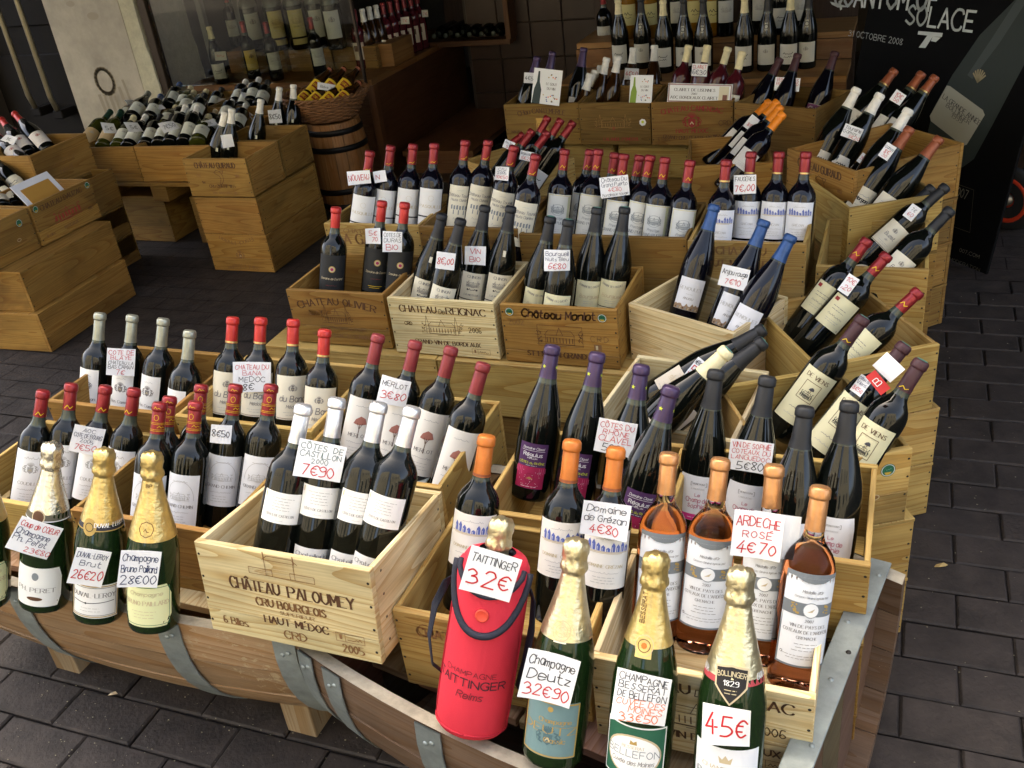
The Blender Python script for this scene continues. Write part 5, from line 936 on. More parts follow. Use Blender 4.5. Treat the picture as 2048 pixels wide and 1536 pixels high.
# bottles lying on the crate floors
def lying(kind, label, p, yaw, sc=.92, roll=0, group='bottles lying on crate floors'):
    d = Vector((math.cos(R(yaw)), math.sin(R(yaw)), 0)); X = Vector((0, 0, 1)); Y = d.cross(X)
    M = Matrix(((X.x, Y.x, d.x, p[0]), (X.y, Y.y, d.y, p[1]), (X.z, Y.z, d.z, p[2]), (0, 0, 0, 1))) @ Matrix.Rotation(R(90+roll), 4, 'Z') @ Matrix.Scale(sc, 4)
    make_bottle(kind, M, label, group)
lying('castillon', 'bottle lying across the floor of the palest crate', (-1.008, .965, .465), 0, .95)
lying('grezan', 'bottle with blue village label lying on the crate floor behind the red bag', (-.675, 1.02, .366), 0, .95)
lying('rose', 'rosé bottle lying on the floor of the front right crate', (-.338, 1.0, .366), 0, .93); lying('regulus', 'crimson-labelled bottle lying on the floor of the star bottle crate', (-.627, 1.27, .382), 0, .97)
lying('mercurey', 'bottle with red-mark label lying at the left in the pale right-hand crate', (-.525, 1.67, .360), -6, .88)
lying('bmark', 'bottle lying at the foot of the right-edge red-capped bottles', (-.138, 1.935, .352), 31, .82); lying('viens', 'bottle lying under the dark-capped picture-label bottles', (-.165, 1.535, .352), 28, .76); lying('gigondas', 'bottle whose round dark base shows in the plain right crate', (-.06, 2.40, .392), 88); lying('anjou', 'bottle lying at the foot of the blue-capped bottles', (-.54, 2.135, .365), -25, .88)
# left wing
LG = 'bottles of the left-hand stacks'
row('G', 'rully', 'white-capped dark bottle', 'standing in the dolphin stack', LG, .37, [(450, 223, 436, 300), (464, 217, 458, 300), (522, 198, 512, 290), (559, 174, 553, 260, -.015), (587, 169, 586, 260, -.015)], 12)
pile('La', ['muscat', 'muscat', 'chablis', 'riesling', 'graves', 'graves', 'riesling', 'riesling', 'chablis'], 'white wine bottle', 'of the front lying row by the pillar', LG,
    [(222, 222, 163, 297), (243, 222, 205, 297), (268, 234, 236, 297), (292, 232, 256, 297), (322, 232, 291, 294), (345, 232, 318, 292), (372, 212, 340, 290), (396, 212, 368, 288), (418, 232, 395, 288)], 'y', 3.50)
pile('Lb', ['sancerre', 'sancerre', 'quincy', 'chablis', 'riesling', 'riesling', 'graves', 'riesling', 'graves', 'riesling', 'riesling'], 'white wine bottle', 'of the middle lying row by the pillar', LG,
    [(277, 203, 240, 248), (297, 186, 262, 240), (322, 192, 298, 240), (352, 214, 326, 258, -.06), (368, 210, 346, 255), (391, 205, 372, 250), (377, 222, 356, 262, -.08), (432, 222, 415, 270, -.1), (410, 190, 388, 240), (468, 196, 446, 246), (492, 210, 470, 262, -.1)], 'y', 3.78)
pile('Lc', ['quincy', 'quincy', 'chablis', 'chablis', 'chablis', 'graves', 'riesling', 'riesling', 'riesling', 'graves'], 'white wine bottle', 'of the back lying row below the window', LG,
    [(342, 186, 322, 226), (360, 168, 338, 214), (382, 175, 360, 222), (388, 184, 366, 230, -.06), (413, 182, 392, 226), (444, 178, 422, 224), (492, 162, 470, 212), (502, 170, 482, 222, -.06), (518, 158, 500, 210), (536, 164, 518, 214)], 'y', 4.02)
pile('Da', 'leftred', 'red-capped bottle with white label', 'leaning at the far left', LG, [(28, 226, 100, 305), (2, 238, 62, 312), (-14, 262, 50, 330, -.02)], 'z', _q.z-.06)
pile('Db', 'leftcream', 'black-capped bottle with cream label', 'leaning in the red-chateau stack', LG, [(14, 288, 90, 366), (-16, 310, 52, 392), (-34, 330, 30, 416, -.02), (-20, 370, 8, 420, .0)], 'z', .45)
# ------------------------------------------------------------------ the red insulated bag with a bottle in it
def bag():
    B, up = pose((1004, 1045), (940, 1455), .388, .323, 21); M = frame_of(B, up, -8)
    make_bottle('deutz', M @ Matrix.Translation((0, 0, .004)), 'gold-foiled champagne bottle standing inside the red bag', CG, 'champagne_bottle', 'champagne')
    o = bpy.data.objects.new('bottle_bag', None); COL.objects.link(o); o.matrix_world = M; tag(o, 'red insulated bottle bag with dark piping and button flap on the barrel rim', 'bag')
    RED = mat('red_neoprene', (.62, .025, .05), .75, bump=.12, bscale=500); NAVY = mat('navy_piping', (.012, .014, .028), .7, bump=.2, bscale=300)
    prof = [(.038, 0), (.050, .004), (.0535, .014), (.0545, .06), (.0540, .14), (.0530, .20), (.0520, .245), (.050, .262), (.044, .273), (.033, .279), (.027, .281)]
    me = lathe(prof, 40, RED, cap1=False)
    for v in me.vertices: v.co.y *= .93; a = math.atan2(v.co.y, v.co.x); k = 1+.010*math.sin(3*a+v.co.z*40)+.006*math.sin(7*a-v.co.z*90)+(.012*math.sin(5*a+2) if v.co.z > .2 else 0); v.co.x *= k; v.co.y *= k
    link('body', me, o)
    def on(a, z, off): r = rad(prof, z)+off; return (r*math.sin(a), -r*.94*math.cos(a), z)
    V, F = [], []; n = 18; m = 8
    for k in range(m+1):
        for q in range(n+1):
            a = R(-72+144*q/n); zl = .172+.085*abs(a/R(72))**2.2; z = zl+(.272-zl)*k/m; V.append(on(a, z, .0042))
    for k in range(m):
        for q in range(n): b = k*(n+1)+q; F.append((b, b+1, b+n+2, b+n+1))
    fl = link('flap', new_mesh('flap', V, F, RED, None, True), o)
    link('piping', tube_mesh([on(R(-74+148*q/30), 0.172+.085*abs((-74+148*q/30)/72)**2.2, .0052) for q in range(31)], .0055, NAVY), fl)
    link('neck_trim', tube_mesh([on(R(-60+120*q/16), .232+.036*abs((-60+120*q/16)/60)**2, .0062) for q in range(17)], .0042, NAVY), fl)
    link('rim_trim', tube_mesh([(.032*math.cos(2*PI*q/24), .030*math.sin(2*PI*q/24), .272) for q in range(25)], .0045, NAVY), o)
    bt = lathe([(.0095, 0), (.0098, .0015), (.0085, .003), (.0075, .0025), (.001, .0026)], 20, mat('orange_red_button', (.72, .07, .04), .4)); p = on(0, .203, .0045); link('button', bt, fl, Matrix.Translation(p) @ Matrix.Rotation(R(90), 4, 'X'))
    for s in (-1, 1):
        pts = [(s*.054, 0, .235), (s*.066, -.004, .22), (s*.078, -.008, .18), (s*.080, -.008, .13), (s*.070, -.004, .085), (s*.056, 0, .075)] if s < 0 else [(s*.054, 0, .235), (s*.062, .004, .215), (s*.066, .008, .17), (s*.064, .012, .11), (s*.060, .01, .07)]
        link('strap', tube_mesh(pts, .009, NAVY, 8, flat=.16), o)
    for s in (-1, 1): link('side_seam', tube_mesh([on(s*R(84), .01+.24*q/12, .0006) for q in range(13)], .0014, mat('red_thread', (.42, .012, .03), .8), 6), o)
    link('base_seam', tube_mesh([on(2*PI*q/40, .012, .0008) for q in range(41)], .0016, MATS['red_thread'], 6), o)
    i = Ink(); i.text('CHAMPAGNE', -.006, .105, .0075, (.09, .01, .02), 'sans', 'c', .95, wt=.7); i.text('TAITTINGER', -.006, .088, .0115, (.05, .01, .02), 'sans', 'c', .95); i.text('Reims', -.002, .070, .010, (.12, .01, .02), 'it', 'c', .8)
    link('lettering', i.mesh('lettering', lambda x, y, l: on(x/.0535, y, .0008)), o)
    PLACED[('bag', 0)] = (M.translation, up, 'champ')
bag()
# ------------------------------------------------------------------ hand-written price cards
CARD = mat('card_white', (.83, .84, .85), .6)
def card(ref, cx, cy, wpx, hpx, rot, lines, label, color=None, gap=.012, bend=.0045, pivot=None):
    B, up, kind = PLACED[ref]; r_ = {'champ': .046}.get(kind, .043)
    rd = ray(cx, cy).normalized(); w0 = CC-B; b = rd.dot(up); d = rd.dot(w0); e = up.dot(w0); s = (b*e-d)/(1-b*b); h = max(0, min(.32, (CC+rd*s-B).dot(up)))
    s -= rad(SHAPES['champ'] if kind in ('perret', 'duval', 'paillard', 'deutz', 'bellefon', 'bollinger', 'champ') else SHAPES['bord'], max(.01, h-.045))/math.sqrt(1-b*b)+gap*.6
    C0 = CC+rd*s; to = CC-C0; n = (to - up*to.dot(up)*.97).normalized()
    def hit(px, py): q = ray(px, py); return CC + q*((C0-CC).dot(n)/q.dot(n))
    ca, sa = math.cos(R(rot)), math.sin(R(rot))
    def cor(u, v): return hit(cx+u*wpx/2*ca-v*hpx/2*sa, cy+u*wpx/2*sa+v*hpx/2*ca)
    X = cor(1, 0)-cor(-1, 0); W = X.length; X.normalize(); Z = (-n).cross(X)*-1 if False else X.cross(-n)*-1
    Z = n.cross(X); 
    if Z.dot(cor(0, -1)-cor(0, 1)) < 0: Z = -Z
    H = abs((cor(0, -1)-cor(0, 1)).dot(Z)); Y = Z.cross(X); M = Matrix(((X.x, Y.x, Z.x, C0.x), (X.y, Y.y, Z.y, C0.y), (X.z, Y.z, Z.z, C0.z), (0, 0, 0, 1)))
    rr = random.Random(label); k1 = rr.uniform(-1, 1)*bend; k2 = rr.uniform(-1, 1)*bend
    def bow(x, z): return k1*(2*x/W)**2 + k2*(2*x/W)*(2*z/H)
    V, F = [], []; nx = 6; t = .0007
    for sgn in (0, 1):
        for a in range(nx+1):
            for q in (-1, 1): x = -W/2+W*a/nx; z = q*H/2; V.append((x, bow(x, z)+sgn*t, z))
    m = 2*(nx+1)
    for a in range(nx): F += [(2*a, 2*a+2, 2*a+3, 2*a+1), (m+2*a+1, m+2*a+3, m+2*a+2, m+2*a), (2*a, m+2*a, m+2*a+2, 2*a+2), (2*a+1, 2*a+3, m+2*a+3, m+2*a+1)]
    F += [(0, 1, m+1, m), (2*nx, m+2*nx, m+2*nx+1, 2*nx+1)]
    o = link('price_card', new_mesh('price_card', V, F, paper(color) if color else CARD)); o.matrix_world = M; tag(o, label, 'price card', 'hand-written price cards')
    i = Ink()
    for ln in lines:
        tx_, c, hh, yy = ln[:4]; xx = ln[4] if len(ln) > 4 else 0; hq = hh*H; wd = sum((glyph(ch)[1]+1.7) if ch != ' ' else 4 for ch in tx_)*hq/6
        asp = min(.85, W*(.90-abs(xx)*1.3)/max(wd, 1e-6)); i.text(tx_, xx*W, (yy-.5)*H, hq, c, 'hand', 'c', asp, wt=ln[5] if len(ln) > 5 else .8)
    if i.q: link('lettering', i.mesh('lettering', lambda x, y, l: (x, bow(x, y)-.0005-l*.0002, y)), o)
    return o
c_ = card
c_(('c1', 0), 69, 1077, 87, 70, 17, [('Coup de CŒUR'.replace('Œ', 'OE'), 'r', .16, .76), ('Champagne', 'b', .17, .52, -.06), ('Ph. Peret', 'b', .17, .31, -.06), ('23€80', 'r', .15, .08, .2)], 'tilted price card in red and blue on the silver-foiled champagne')
c_(('c2', 0), 178.5, 1135, 70, 73, 8, [('DUVAL-LEROY', 'b', .14, .76), ('Brut', 'b', .15, .53), ('26€20', 'r', .24, .16)], 'price card reading 26€20 on the black-collared champagne')
c_(('c3', 0), 278.5, 1138, 81, 73, 1.5, [('Champagne', 'b', .18, .72), ('Bruno Paillard', 'b', .18, .42), ('28€00', 'b', .22, .1)], 'price card reading 28€00 all in blue ink')
c_(('M1', 1), 241.7, 724.5, 57, 54, 3, [('COTE DE', 'r', .16, .78), ('BLAYE', 'r', .14, .60), ('CHATEAU LA', 'k', .12, .42), ('BAS CAMAN', 'k', .13, .26), ('7€', 'r', .17, .05)], 'price card reading 7€ between the grey-capped bottles')
c_(('F1', 2), 174, 881, 63, 55, 11, [('AOC', 'b', .14, .78), ('COTE DE BOURG', 'b', .14, .58), ('2005', 'b', .13, .40), ('7€50', 'r', .2, .12)], 'price card reading 7€50 on the left red-capped bottles')
c_(('F2', 4), 442, 868.7, 42, 37, 4, [('8€50', 'k', .34, .35)], 'small price card reading 8€50 on a gold-banded bottle')
c_(('M2', 1), 504, 754, 76, 60, 0, [('CHATEAU DU', 'r', .15, .76), ('BANA', 'r', .14, .56), ('MEDOC', 'k', .16, .34), ('8€', 'k', .22, .06, -.1)], 'price card reading 8€ on the scarlet-capped bottles')
c_(('M3', 1), 787.5, 783.6, 60, 54, 13, [('MERLOT', 'k', .19, .66), ('3€80', 'r', .26, .22)], 'price card reading 3€80 on the tree-label bottles')
c_(('F3', 1), 640, 921.6, 96, 74, 10, [('CÔTES  DE', (.03, .10, .08), .15, .77), ('CASTILLON', (.03, .10, .08), .15, .57), ('2000', (.03, .10, .08), .13, .41), ('7€90', 'r', .26, .08)], 'large price card reading 7€90 on the silver-capped bottles')
c_(('bag', 0), 981, 1148, 105, 90, 16, [('TAITTINGER', 'k', .17, .70), ('32€', 'r', .34, .20)], 'price card reading 32€ on top of the red bag', gap=.045)
c_(('c4', 0), 1098, 1355, 107, 98, 14, [('Champagne', 'k', .17, .72), ('Deutz', 'k', .19, .43), ('32€90', 'r', .22, .10)], 'price card reading 32€90 on the grey-blue label champagne')
c_(('F4', 2), 1210.5, 1040.5, 96, 70, 9, [('Domaine', 'k', .18, .72), ('de Grézan', 'k', .18, .45), ('4€80', 'r', .24, .10)], 'price card reading 4€80 on an orange-capped bottle')
c_(('M4', 2), 1231, 875.7, 78, 68, 11, [('CÔTES DU', 'r', .15, .76), ('RHÔNE', 'r', .15, .56), ('CLAVEL', 'r', .16, .36), ('5€60', 'k', .2, .08)], 'price card reading 5€60 on the purple star-capped bottles')
c_(('M5', 1), 1501, 912.8, 87, 62, 8, [('VIN DE SOPHIE', 'r', .16, .76), ('COTEAUX DU', 'r', .14, .57), ('LANGUEDOC', 'r', .14, .38), ('5€80', 'k', .24, .07)], 'price card reading 5€80 on the pink-banded bottles')
c_(('F5', 2), 1550, 1072, 96, 88, 9, [], 'blank white card behind the rosé price card', gap=.002)
c_(('F5', 2), 1514.6, 1070, 101, 93, 8, [('ARDECHE', 'r', .19, .68), ('ROSÉ', 'r', .15, .43), ('4€70', 'r', .24, .10)], 'price card reading 4€70 in red on the rosé bottles', gap=.016)
c_(('c5', 0), 1282, 1397.5, 111, 99, 11, [('CHAMPAGNE', 'k', .13, .82), ('BESSERAT', 'k', .13, .65), ('DE BELLEFON', 'k', .13, .48), ('CUVÉE DES', 'o', .12, .34), ('MOINES', 'o', .12, .20, .1), ('33€50', 'o', .16, .02)], 'price card in black and orange reading 33€50')
c_(('c6', 0), 1452, 1453, 97, 77, 7, [('45€', 'r', .5, .25, 0, .75)], 'price card reading 45€ on the red-collared champagne')
c_(('T2a', 1), 746, 472, 30, 31, -1, [('5€', 'r', .3, .55), ('70', 'r', .26, .15, .1)], 'small price card with red figures on a black-labelled bottle')
c_(('T2a', 2), 784.7, 483.5, 39, 41, 2, [('COTES DE', 'k', .18, .74), ('DURAS', 'k', .18, .47), ('BIO', 'r', .26, .1)], 'price card reading BIO on the black-labelled bottles')
c_(('T2b', 1), 891, 522, 38, 34, 7, [('8€,00', 'r', .36, .3)], 'price card reading 8€ on the neck-labelled bottles')
c_(('T2b', 2), 950.6, 511, 42, 37, 2, [('VIN', 'r', .26, .60), ('BIO', 'r', .26, .16)], 'card reading VIN BIO in red')
c_(('T2c', 1), 1114, 521, 52, 42, 0, [('Bourgueil', 'b', .2, .72), ('Nuits Bleu', 'b', .16, .48), ('6€80', 'r', .26, .1)], 'price card reading 6€80 on the cream-label bottles')
c_(('R4', 1), 1468, 555, 57, 43, 13, [('Anjou rouge', 'k', .22, .60), ('7€10', 'r', .25, .15)], 'price card reading 7€10 on the blue-capped bottles')
c_(('T3c', 4), 1229, 373, 58, 41, -7, [('Château Du', 'b', .18, .76), ('Grand Puerto', 'b', .18, .52), ('4€80', 'r', .2, .26), ('Bordeaux rouge', 'k', .13, .06)], 'price card reading 4€80 on the green-edged label bottles')
c_(('T3d', 1), 1489.7, 369, 45, 38, -2, [('FAUGÈRES', 'k', .2, .68), ('7€,00', 'r', .34, .16)], 'price card reading 7€ on the upper blue-village bottles')
c_(('T3a', 0), 718, 355, 46, 27, -5, [('NOUVEAU', 'r', .4, .3)], 'card reading NOUVEAU in red')
c_(('T3a', 1), 760, 353, 25, 23, -9, [('N', 'r', .4, .3, -.2)], 'small white card right of the NOUVEAU card')
c_(('T3b', 2), 1004, 347, 27, 27, 4, [('Cru', 'b', .22, .72), ('2005', 'b', .2, .45), ('10€50', 'r', .22, .12)], 'small card with red figures on a turret-label bottle')
c_(('C1', 3), 1018, 290, 22, 17, 22, [('Anjou', 'b', .28, .58), ('5€', 'r', .3, .12)], 'upper small card on the lying back bottles')
c_(('C1', 4), 1053.6, 312, 28, 19, 12, [('Anjou rouge', 'b', .28, .58), ('5€20', 'r', .32, .1)], 'lower small card on the lying back bottles')
c_(('T4a', 0), 1061, 156, 26, 21, 3, [('4€50', 'k', .34, .3)], 'card reading 4€50 on the purple-capped back bottles')
c_(('T4b', 2), 1263, 148, 28, 23, 3, [('4€50', 'r', .4, .3)], 'red card reading 4€50 on the white-capped back bottles')
c_(('T4c', 1), 1399, 140, 31, 25, 2, [('CLAIRET', 'r', .26, .62), ('6€30', 'b', .34, .14)], 'card reading 6€30 above the printed sign')
c_(('T4d', 0), 1574.5, 168.5, 50, 27, 3, [('VENDANGES', 'r', .24, .70), ('FRANC DE PIED', 'r', .22, .42), ('6€', 'k', .26, .06)], 'card in red over 6€ on the purple-labelled bottles')
c_(('R9', 1), 1503, 246, 20, 30, 38, [('8€', 'r', .24, .2)], 'small card on the orange-capped bottles')
c_(('R7', 1), 1704, 265, 38, 27, 20, [('Touraine', 'k', .26, .64), ('Gamay', 'k', .24, .34, -.1), ('5€20', 'r', .24, .06, .2)], 'card reading 5€20 on the white-capped bottles')
c_(('R7b', 1), 1796, 195, 24, 25, 32, [('10€', 'r', .34, .5), ('50', 'r', .3, .12)], 'small red-figured card on the brown-capped upper bottles')
c_(('R6', 1), 1774.6, 303, 22, 33, 32, [('Gamay', 'b', .18, .66), ('8€', 'r', .24, .36), ('30', 'r', .2, .1)], 'upper card on the red-footed label bottles')
c_(('R6', 0), 1729, 320, 24, 22, 34, [('3,80', 'r', .34, .4)], 'lower card on the red-footed label bottles')
c_(('R5', 1), 1824, 424.7, 22, 32, 36, [('7€', 'k', .2, .6), ('60', 'r', .24, .2)], 'small card on the black-capped bottles before the poster')
c_(('R3', 1), 1697, 569.5, 25, 41, 33, [('10€', 'r', .24, .62), (',20', 'r', .24, .2)], 'card reading 10€20 on the red-square label bottles')
c_(('R1', 0), 1389, 747, 30, 62, 38, [('MERCUREY', 'k', .13, .78), ('5€', 'r', .3, .42), ('CRETET', 'k', .13, .12)], 'long card lying along the dark-capped bottles')
c_(('R2', 1), 1722, 770.6, 26, 40, 34, [('Côtes de', 'b', .15, .76), ('Viens', 'b', .17, .5), ('8€50', 'r', .2, .14)], 'card reading 8€50 in red on the picture-label bottles')
c_(('R2', 2), 1756, 765, 24, 48, -36, [('B', 'w', .3, .4)], 'red paper tag with a white letter hung over a dark cap', (.55, .03, .03), gap=.03)
c_(('R2', 2), 1777, 735, 40, 50, 138, [], 'white folded half of the red paper tag over a dark cap', gap=.034)
for (k, i_), x, y, w_, h_, rt, t, lb in ((('La', 1), 218, 256, 27, 20, 4, '5€', 'left of two small cards reading 5€ on the white wines'), (('La', 3), 267, 254, 28, 19, 0, '5€', 'right of two small cards reading 5€ on the white wines'), (('Lb', 0), 269, 207, 30, 14, 2, '6€', 'card under the silver caps near the pillar'), (('Lc', 1), 320, 214, 14, 9, 0, '', 'tiny blank card beside the blue caps'),
    (('La', 6), 338, 252, 32, 20, -14, '7€50', 'slanted card in the middle of the white wines'), (('Lb', 5), 398, 231, 32, 13, 0, '', 'flat white card on the right of the white wines'), (('La', 8), 420, 246, 24, 13, -10, '9€', 'card near the dolphin crate corner'), (('Lc', 5), 450, 203, 32, 12, 4, '', 'long card on the back white wines'), (('Lc', 7), 494, 191, 24, 10, 8, '', 'small card below the back white caps'), (('Lb', 9), 506, 232, 17, 19, 2, '4€', 'small card left of the standing white-capped pair'),
    (('G', 1), 455, 282, 23, 26, -8, '', 'bright blank card on the dark bottle in the dolphin crate'), (('G', 3), 550, 233, 26, 27, -4, '8€50', 'white card on the left of the standing white-capped pair'), (('Da', 2), 18, 278, 26, 16, 20, '9€', 'card on the far left bottles')):
    c_((k, i_), x, y, w_, h_, rt, [(t, 'k', .36, .3)] if t else [], lb)
# printed sign, leaflets and a mounted card
def sheet(label, quad_px, plane_y, draw, name='leaflet', cat='leaflet', color=(.78, .80, .80), tilt=0):
    P = [aty(x, y, plane_y+tilt*k) for k, (x, y) in zip((0, 0, 1), quad_px)]; BL, BR, TL = P; X = BR-BL; W = X.length; X.normalize(); U = TL-BL; H = (U-X*U.dot(X)).length; Z = (U-X*U.dot(X)).normalized(); Y = Z.cross(X)
    o = link(name, box_mesh(W, .0012, H, paper(color), 0)); o.matrix_world = Matrix(((X.x, Y.x, Z.x, BL.x), (X.y, Y.y, Z.y, BL.y), (X.z, Y.z, Z.z, BL.z), (0, 0, 0, 1))); tag(o, label, cat)
    i = Ink(); draw(i, W, H); link('lettering', i.mesh('lettering', flat_front()), o); return o
def dr_sign(i, W, H): i.frame(.004, .004, W-.008, H-.008, .005, (.36, .25, .24), 0); i.text('CLAIRET DE LISENNES', W*.42, H*.60, H*.14, 'k', 'serif', 'c', min(.8, W*.66/(19*H*.14)*.95)); i.text('2007', W*.42, H*.42, H*.10, 'k', 'serif'); i.text('AOC BORDEAUX CLAIRET', W*.42, H*.20, H*.14, 'k', 'serif', 'c', min(.8, W*.70/(20*H*.14)*.95)); i.rect(W*.80, H*.08, W*.15, H*.8, (.66, .60, .44), 0); i.rect(W*.86, H*.15, W*.07, H*.3, (.20, .08, .06), 1)
sheet('printed white sign about a clairet, standing in the arms crate', ((1334, 204), (1462, 208), (1345, 166)), 3.60, dr_sign, 'shop_sign', 'sign', tilt=.02)
def dr_leaf(c):
    def f(i, W, H):
        i.poly([(W*.02, 0), (W*.30, 0), (W*.32, H*.4), (W*.24, H*.62), (W*.22, H*.92), (W*.16, H*.92), (W*.14, H*.62), (W*.06, H*.4)], c, 1); i.text('LE GOUT', W*.66, H*.55, H*.07, 'g', 'serif', 'c', .6); i.text('DU VIN', W*.66, H*.42, H*.07, 'g', 'serif', 'c', .6)
        r = random.Random(3)
        for k in range(16): i.disc(W*(.4+.5*r.random()), H*(.08+.22*r.random()), W*.025, ('u', 'o', 'k', 'x')[k % 4], n=5)
        for k in range(6): i.disc(W*(.5+.3*r.random()), H*(.74+.12*r.random()), W*.025, ('d', 'k', 'o')[k % 3], n=5)
    return f
sheet('wine leaflet with a dark bottle picture in the leftmost back crate', ((1062, 205), (1118, 212), (1095, 138)), 3.60, dr_leaf((.03, .05, .05)), tilt=.03); sheet('wine leaflet with a green bottle picture in the back row', ((1258, 205), (1303, 206), (1279, 150)), 3.60, dr_leaf((.22, .34, .05)), tilt=.03)
B_ = atz(95, 408, .505); fr = thing('mounted_card', 'ochre card in a white mount leaning in the red-chateau crate', 'card', (-3.16, 2.69, .44)); fr.rotation_euler = (0, R(-38), R(0))
link('mount', box_mesh(.004, .20, .15, paper((.72, .74, .78)), .001), fr); link('picture', box_mesh(.002, .15, .10, paper((.45, .24, .05)), 0), fr, Matrix.Translation((.0035, .025, .02)))
# ------------------------------------------------------------------ little cask with a basket of beer
def cask():
    c = atz(688, 425, 0)+Vector((-.03, .12, 0)); H = .44; n = 16
    o = thing('small_cask', 'small upright oak cask with dark hoops under the basket', 'barrel', c)
    def rz(z): return .150-.022*((z-H/2)/(H/2))**2
    for k in range(n):
        a0, a1 = 2*PI*k/n+.008, 2*PI*(k+1)/n-.008; V, F, uv = [], [], []
        for q in range(8):
            z = H*q/7; r = rz(z)
            for rr_, a in ((r, a0), (r, (a0+a1)/2), (r, a1), (r-.018, a1), (r-.018, a0)): V.append((rr_*math.cos(a), rr_*math.sin(a), z))
        for q in range(7):
            for s in range(5): F.append((q*5+s, q*5+(s+1) % 5, q*5+5+(s+1) % 5, q*5+5+s))
        F += [(4, 3, 2, 1, 0), (35, 36, 37, 38, 39)]; uv = [(V[v][2], V[v][0]+V[v][1]) for f in F for v in f]
        k_ = RND.uniform(.85, 1.15); link('stave', new_mesh('stave', V, F, OAK, None, False, uv), o, None, (.30*k_, .15*k_, .06*k_))
    link('head', lathe([(.125, H-.03), (.125, H-.018)], 24, OAK), o, None, (.25, .13, .05))
    for z in (.03, .11, .32, .40): r = rz(z)+.001; link('hoop', lathe([(r, z-.014), (r+.003, z-.014), (rz(z+.014)+.004, z+.014), (rz(z+.014)+.001, z+.014)], 32, mat('black_hoop', (.012, .011, .011), .5, .5), cap0=False, cap1=False), o)
    # basket
    bk = thing('wicker_basket', 'brown wicker basket of yellow-labelled bottles on the cask', 'basket', c+Vector((-.02, 0, H+.006)))
    WK = mat('wicker', (.20, .09, .035), .6, bump=.3, bscale=200, vary=.35, vscale=30)
    link('base', lathe([(.11, 0), (.115, .008)], 28, WK), bk)
    for k in range(26):
        a = 2*PI*k/26; link('stake', tube_mesh([((.112+.075*(q/5)**.8)*math.cos(a)*1.15, (.112+.075*(q/5)**.8)*math.sin(a), .004+.115*q/5) for q in range(6)], .0032, WK, 6), bk)
    for k in range(13):
        z = .008+.0088*k; r = .112+.075*(z/.119)**.8; s = 1 if k % 2 else -1
        link('weaver', tube_mesh([((r+.0055*s*math.cos(13*t_))*math.cos(t_)*1.15, (r+.0055*s*math.cos(13*t_))*math.sin(t_), z+.0012*math.sin(5*t_+k)) for t_ in [2*PI*q/104 for q in range(105)]], .0046, WK, 6), bk)
    for k in range(2): link('rim_braid', tube_mesh([((.190+.006*math.cos(18*t_+PI*k))*math.cos(t_)*1.15, (.190+.006*math.cos(18*t_+PI*k))*math.sin(t_), .122+.006*math.sin(18*t_+PI*k)) for t_ in [2*PI*q/144 for q in range(145)]], .0055, WK, 6), bk)
    zb = c.z+H+.07
    pts = ((-.13, -.10), (-.055, -.12), (.02, -.125), (.095, -.11), (-.10, -.02), (-.02, -.02), (.06, -.02))
    for k, (x, y) in enumerate(pts):
        d = Vector((.30, .78, .34 if k < 4 else .45)).normalized(); B = c+Vector((x-.02, y, H+(.075 if k < 4 else .105)))
        make_bottle('beer', frame_of(B, d, RND.uniform(-15, 15)), (ORD[k]+' yellow-labelled brown bottle in the front of the basket') if k < 4 else (ORD[k-4]+' brown bottle in the back of the basket'), 'bottles in the wicker basket', 'beer_bottle', 'beer bottle'); PLACED[('beer', k)] = (B, d, 'beer')
    card(('beer', 5), 654, 174, 38, 14, 9, [('Bière 3€', 'k', .3, .3)], 'flat white card on top of the basket', gap=.05)
cask()
for k, (kind, px, py, lb) in enumerate((('champfloor_dark', 735, 292, 'black-foiled bottle on the floor step beside the cask'), ('champfloor', 752, 290, 'left of two gold-foiled bottles on the floor step beside the cask'), ('champfloor', 786, 286, 'right gold-foiled bottle with pale label on the floor step'))):
    B = atz(px, py-4, .13); make_bottle(kind, frame_of(B, Vector((0, 0, 1)), -20), lb, 'bottles on the floor step', 'champagne_bottle', 'champagne')
# ------------------------------------------------------------------ bottles in the window
WG = 'bottles in the shop window'
for k, (x, W) in enumerate(((-3.53, .30), (-3.20, .27), (-2.92, .27))): closed(('left', 'middle', 'right')[k]+' small crate on the window counter behind bottles', x, 4.72, .5365, W, .24, .118, 0, PINE_DARK, 'small crates on the window counter')
for k, (px, py, kind, d) in enumerate(((475, 94, 'shelf_red', 'bottle with square white label'), (516, 101, 'magnum_white', 'large bottle with white label'), (563, 101, 'magnum', 'left large bottle with ochre engraved label'), (604, 99, 'magnum', 'right large bottle with ochre engraved label'), (645, 96, 'magnum_white', 'large bottle with white label right of the ochre pair'), (676, 99, 'magnum_white', 'rightmost large bottle with turned white label'))):
    B = atz(px, py-2, .656); make_bottle(kind, frame_of(B, Vector((0, 0, 1)), (k*37 % 20)-10), d+' on the window crates' + (' at far left' if k == 0 else ' next to the ochre pair' if k == 1 else ''), WG)
for k, (px, py, kind, d) in enumerate(((446, 166, 'shelf_burg', 'bottle with hanging ring tag in front of the window crates'), (510, 156, 'shelf_yellow', 'bottle with yellow label in front of the window crates'), (556, 160, 'shelf_red', 'left red-capped bottle with white label before the window crates'), (643, 152, 'shelf_red', 'right red-capped bottle with landscape label before the window crates'))):
    B = atz(px, py, .536); make_bottle(kind, frame_of(B, Vector((0, 0, 1)), (k*23 % 24)-12), d, WG); PLACED[('win', k)] = (B, Vector((0, 0, 1)), 'bord')
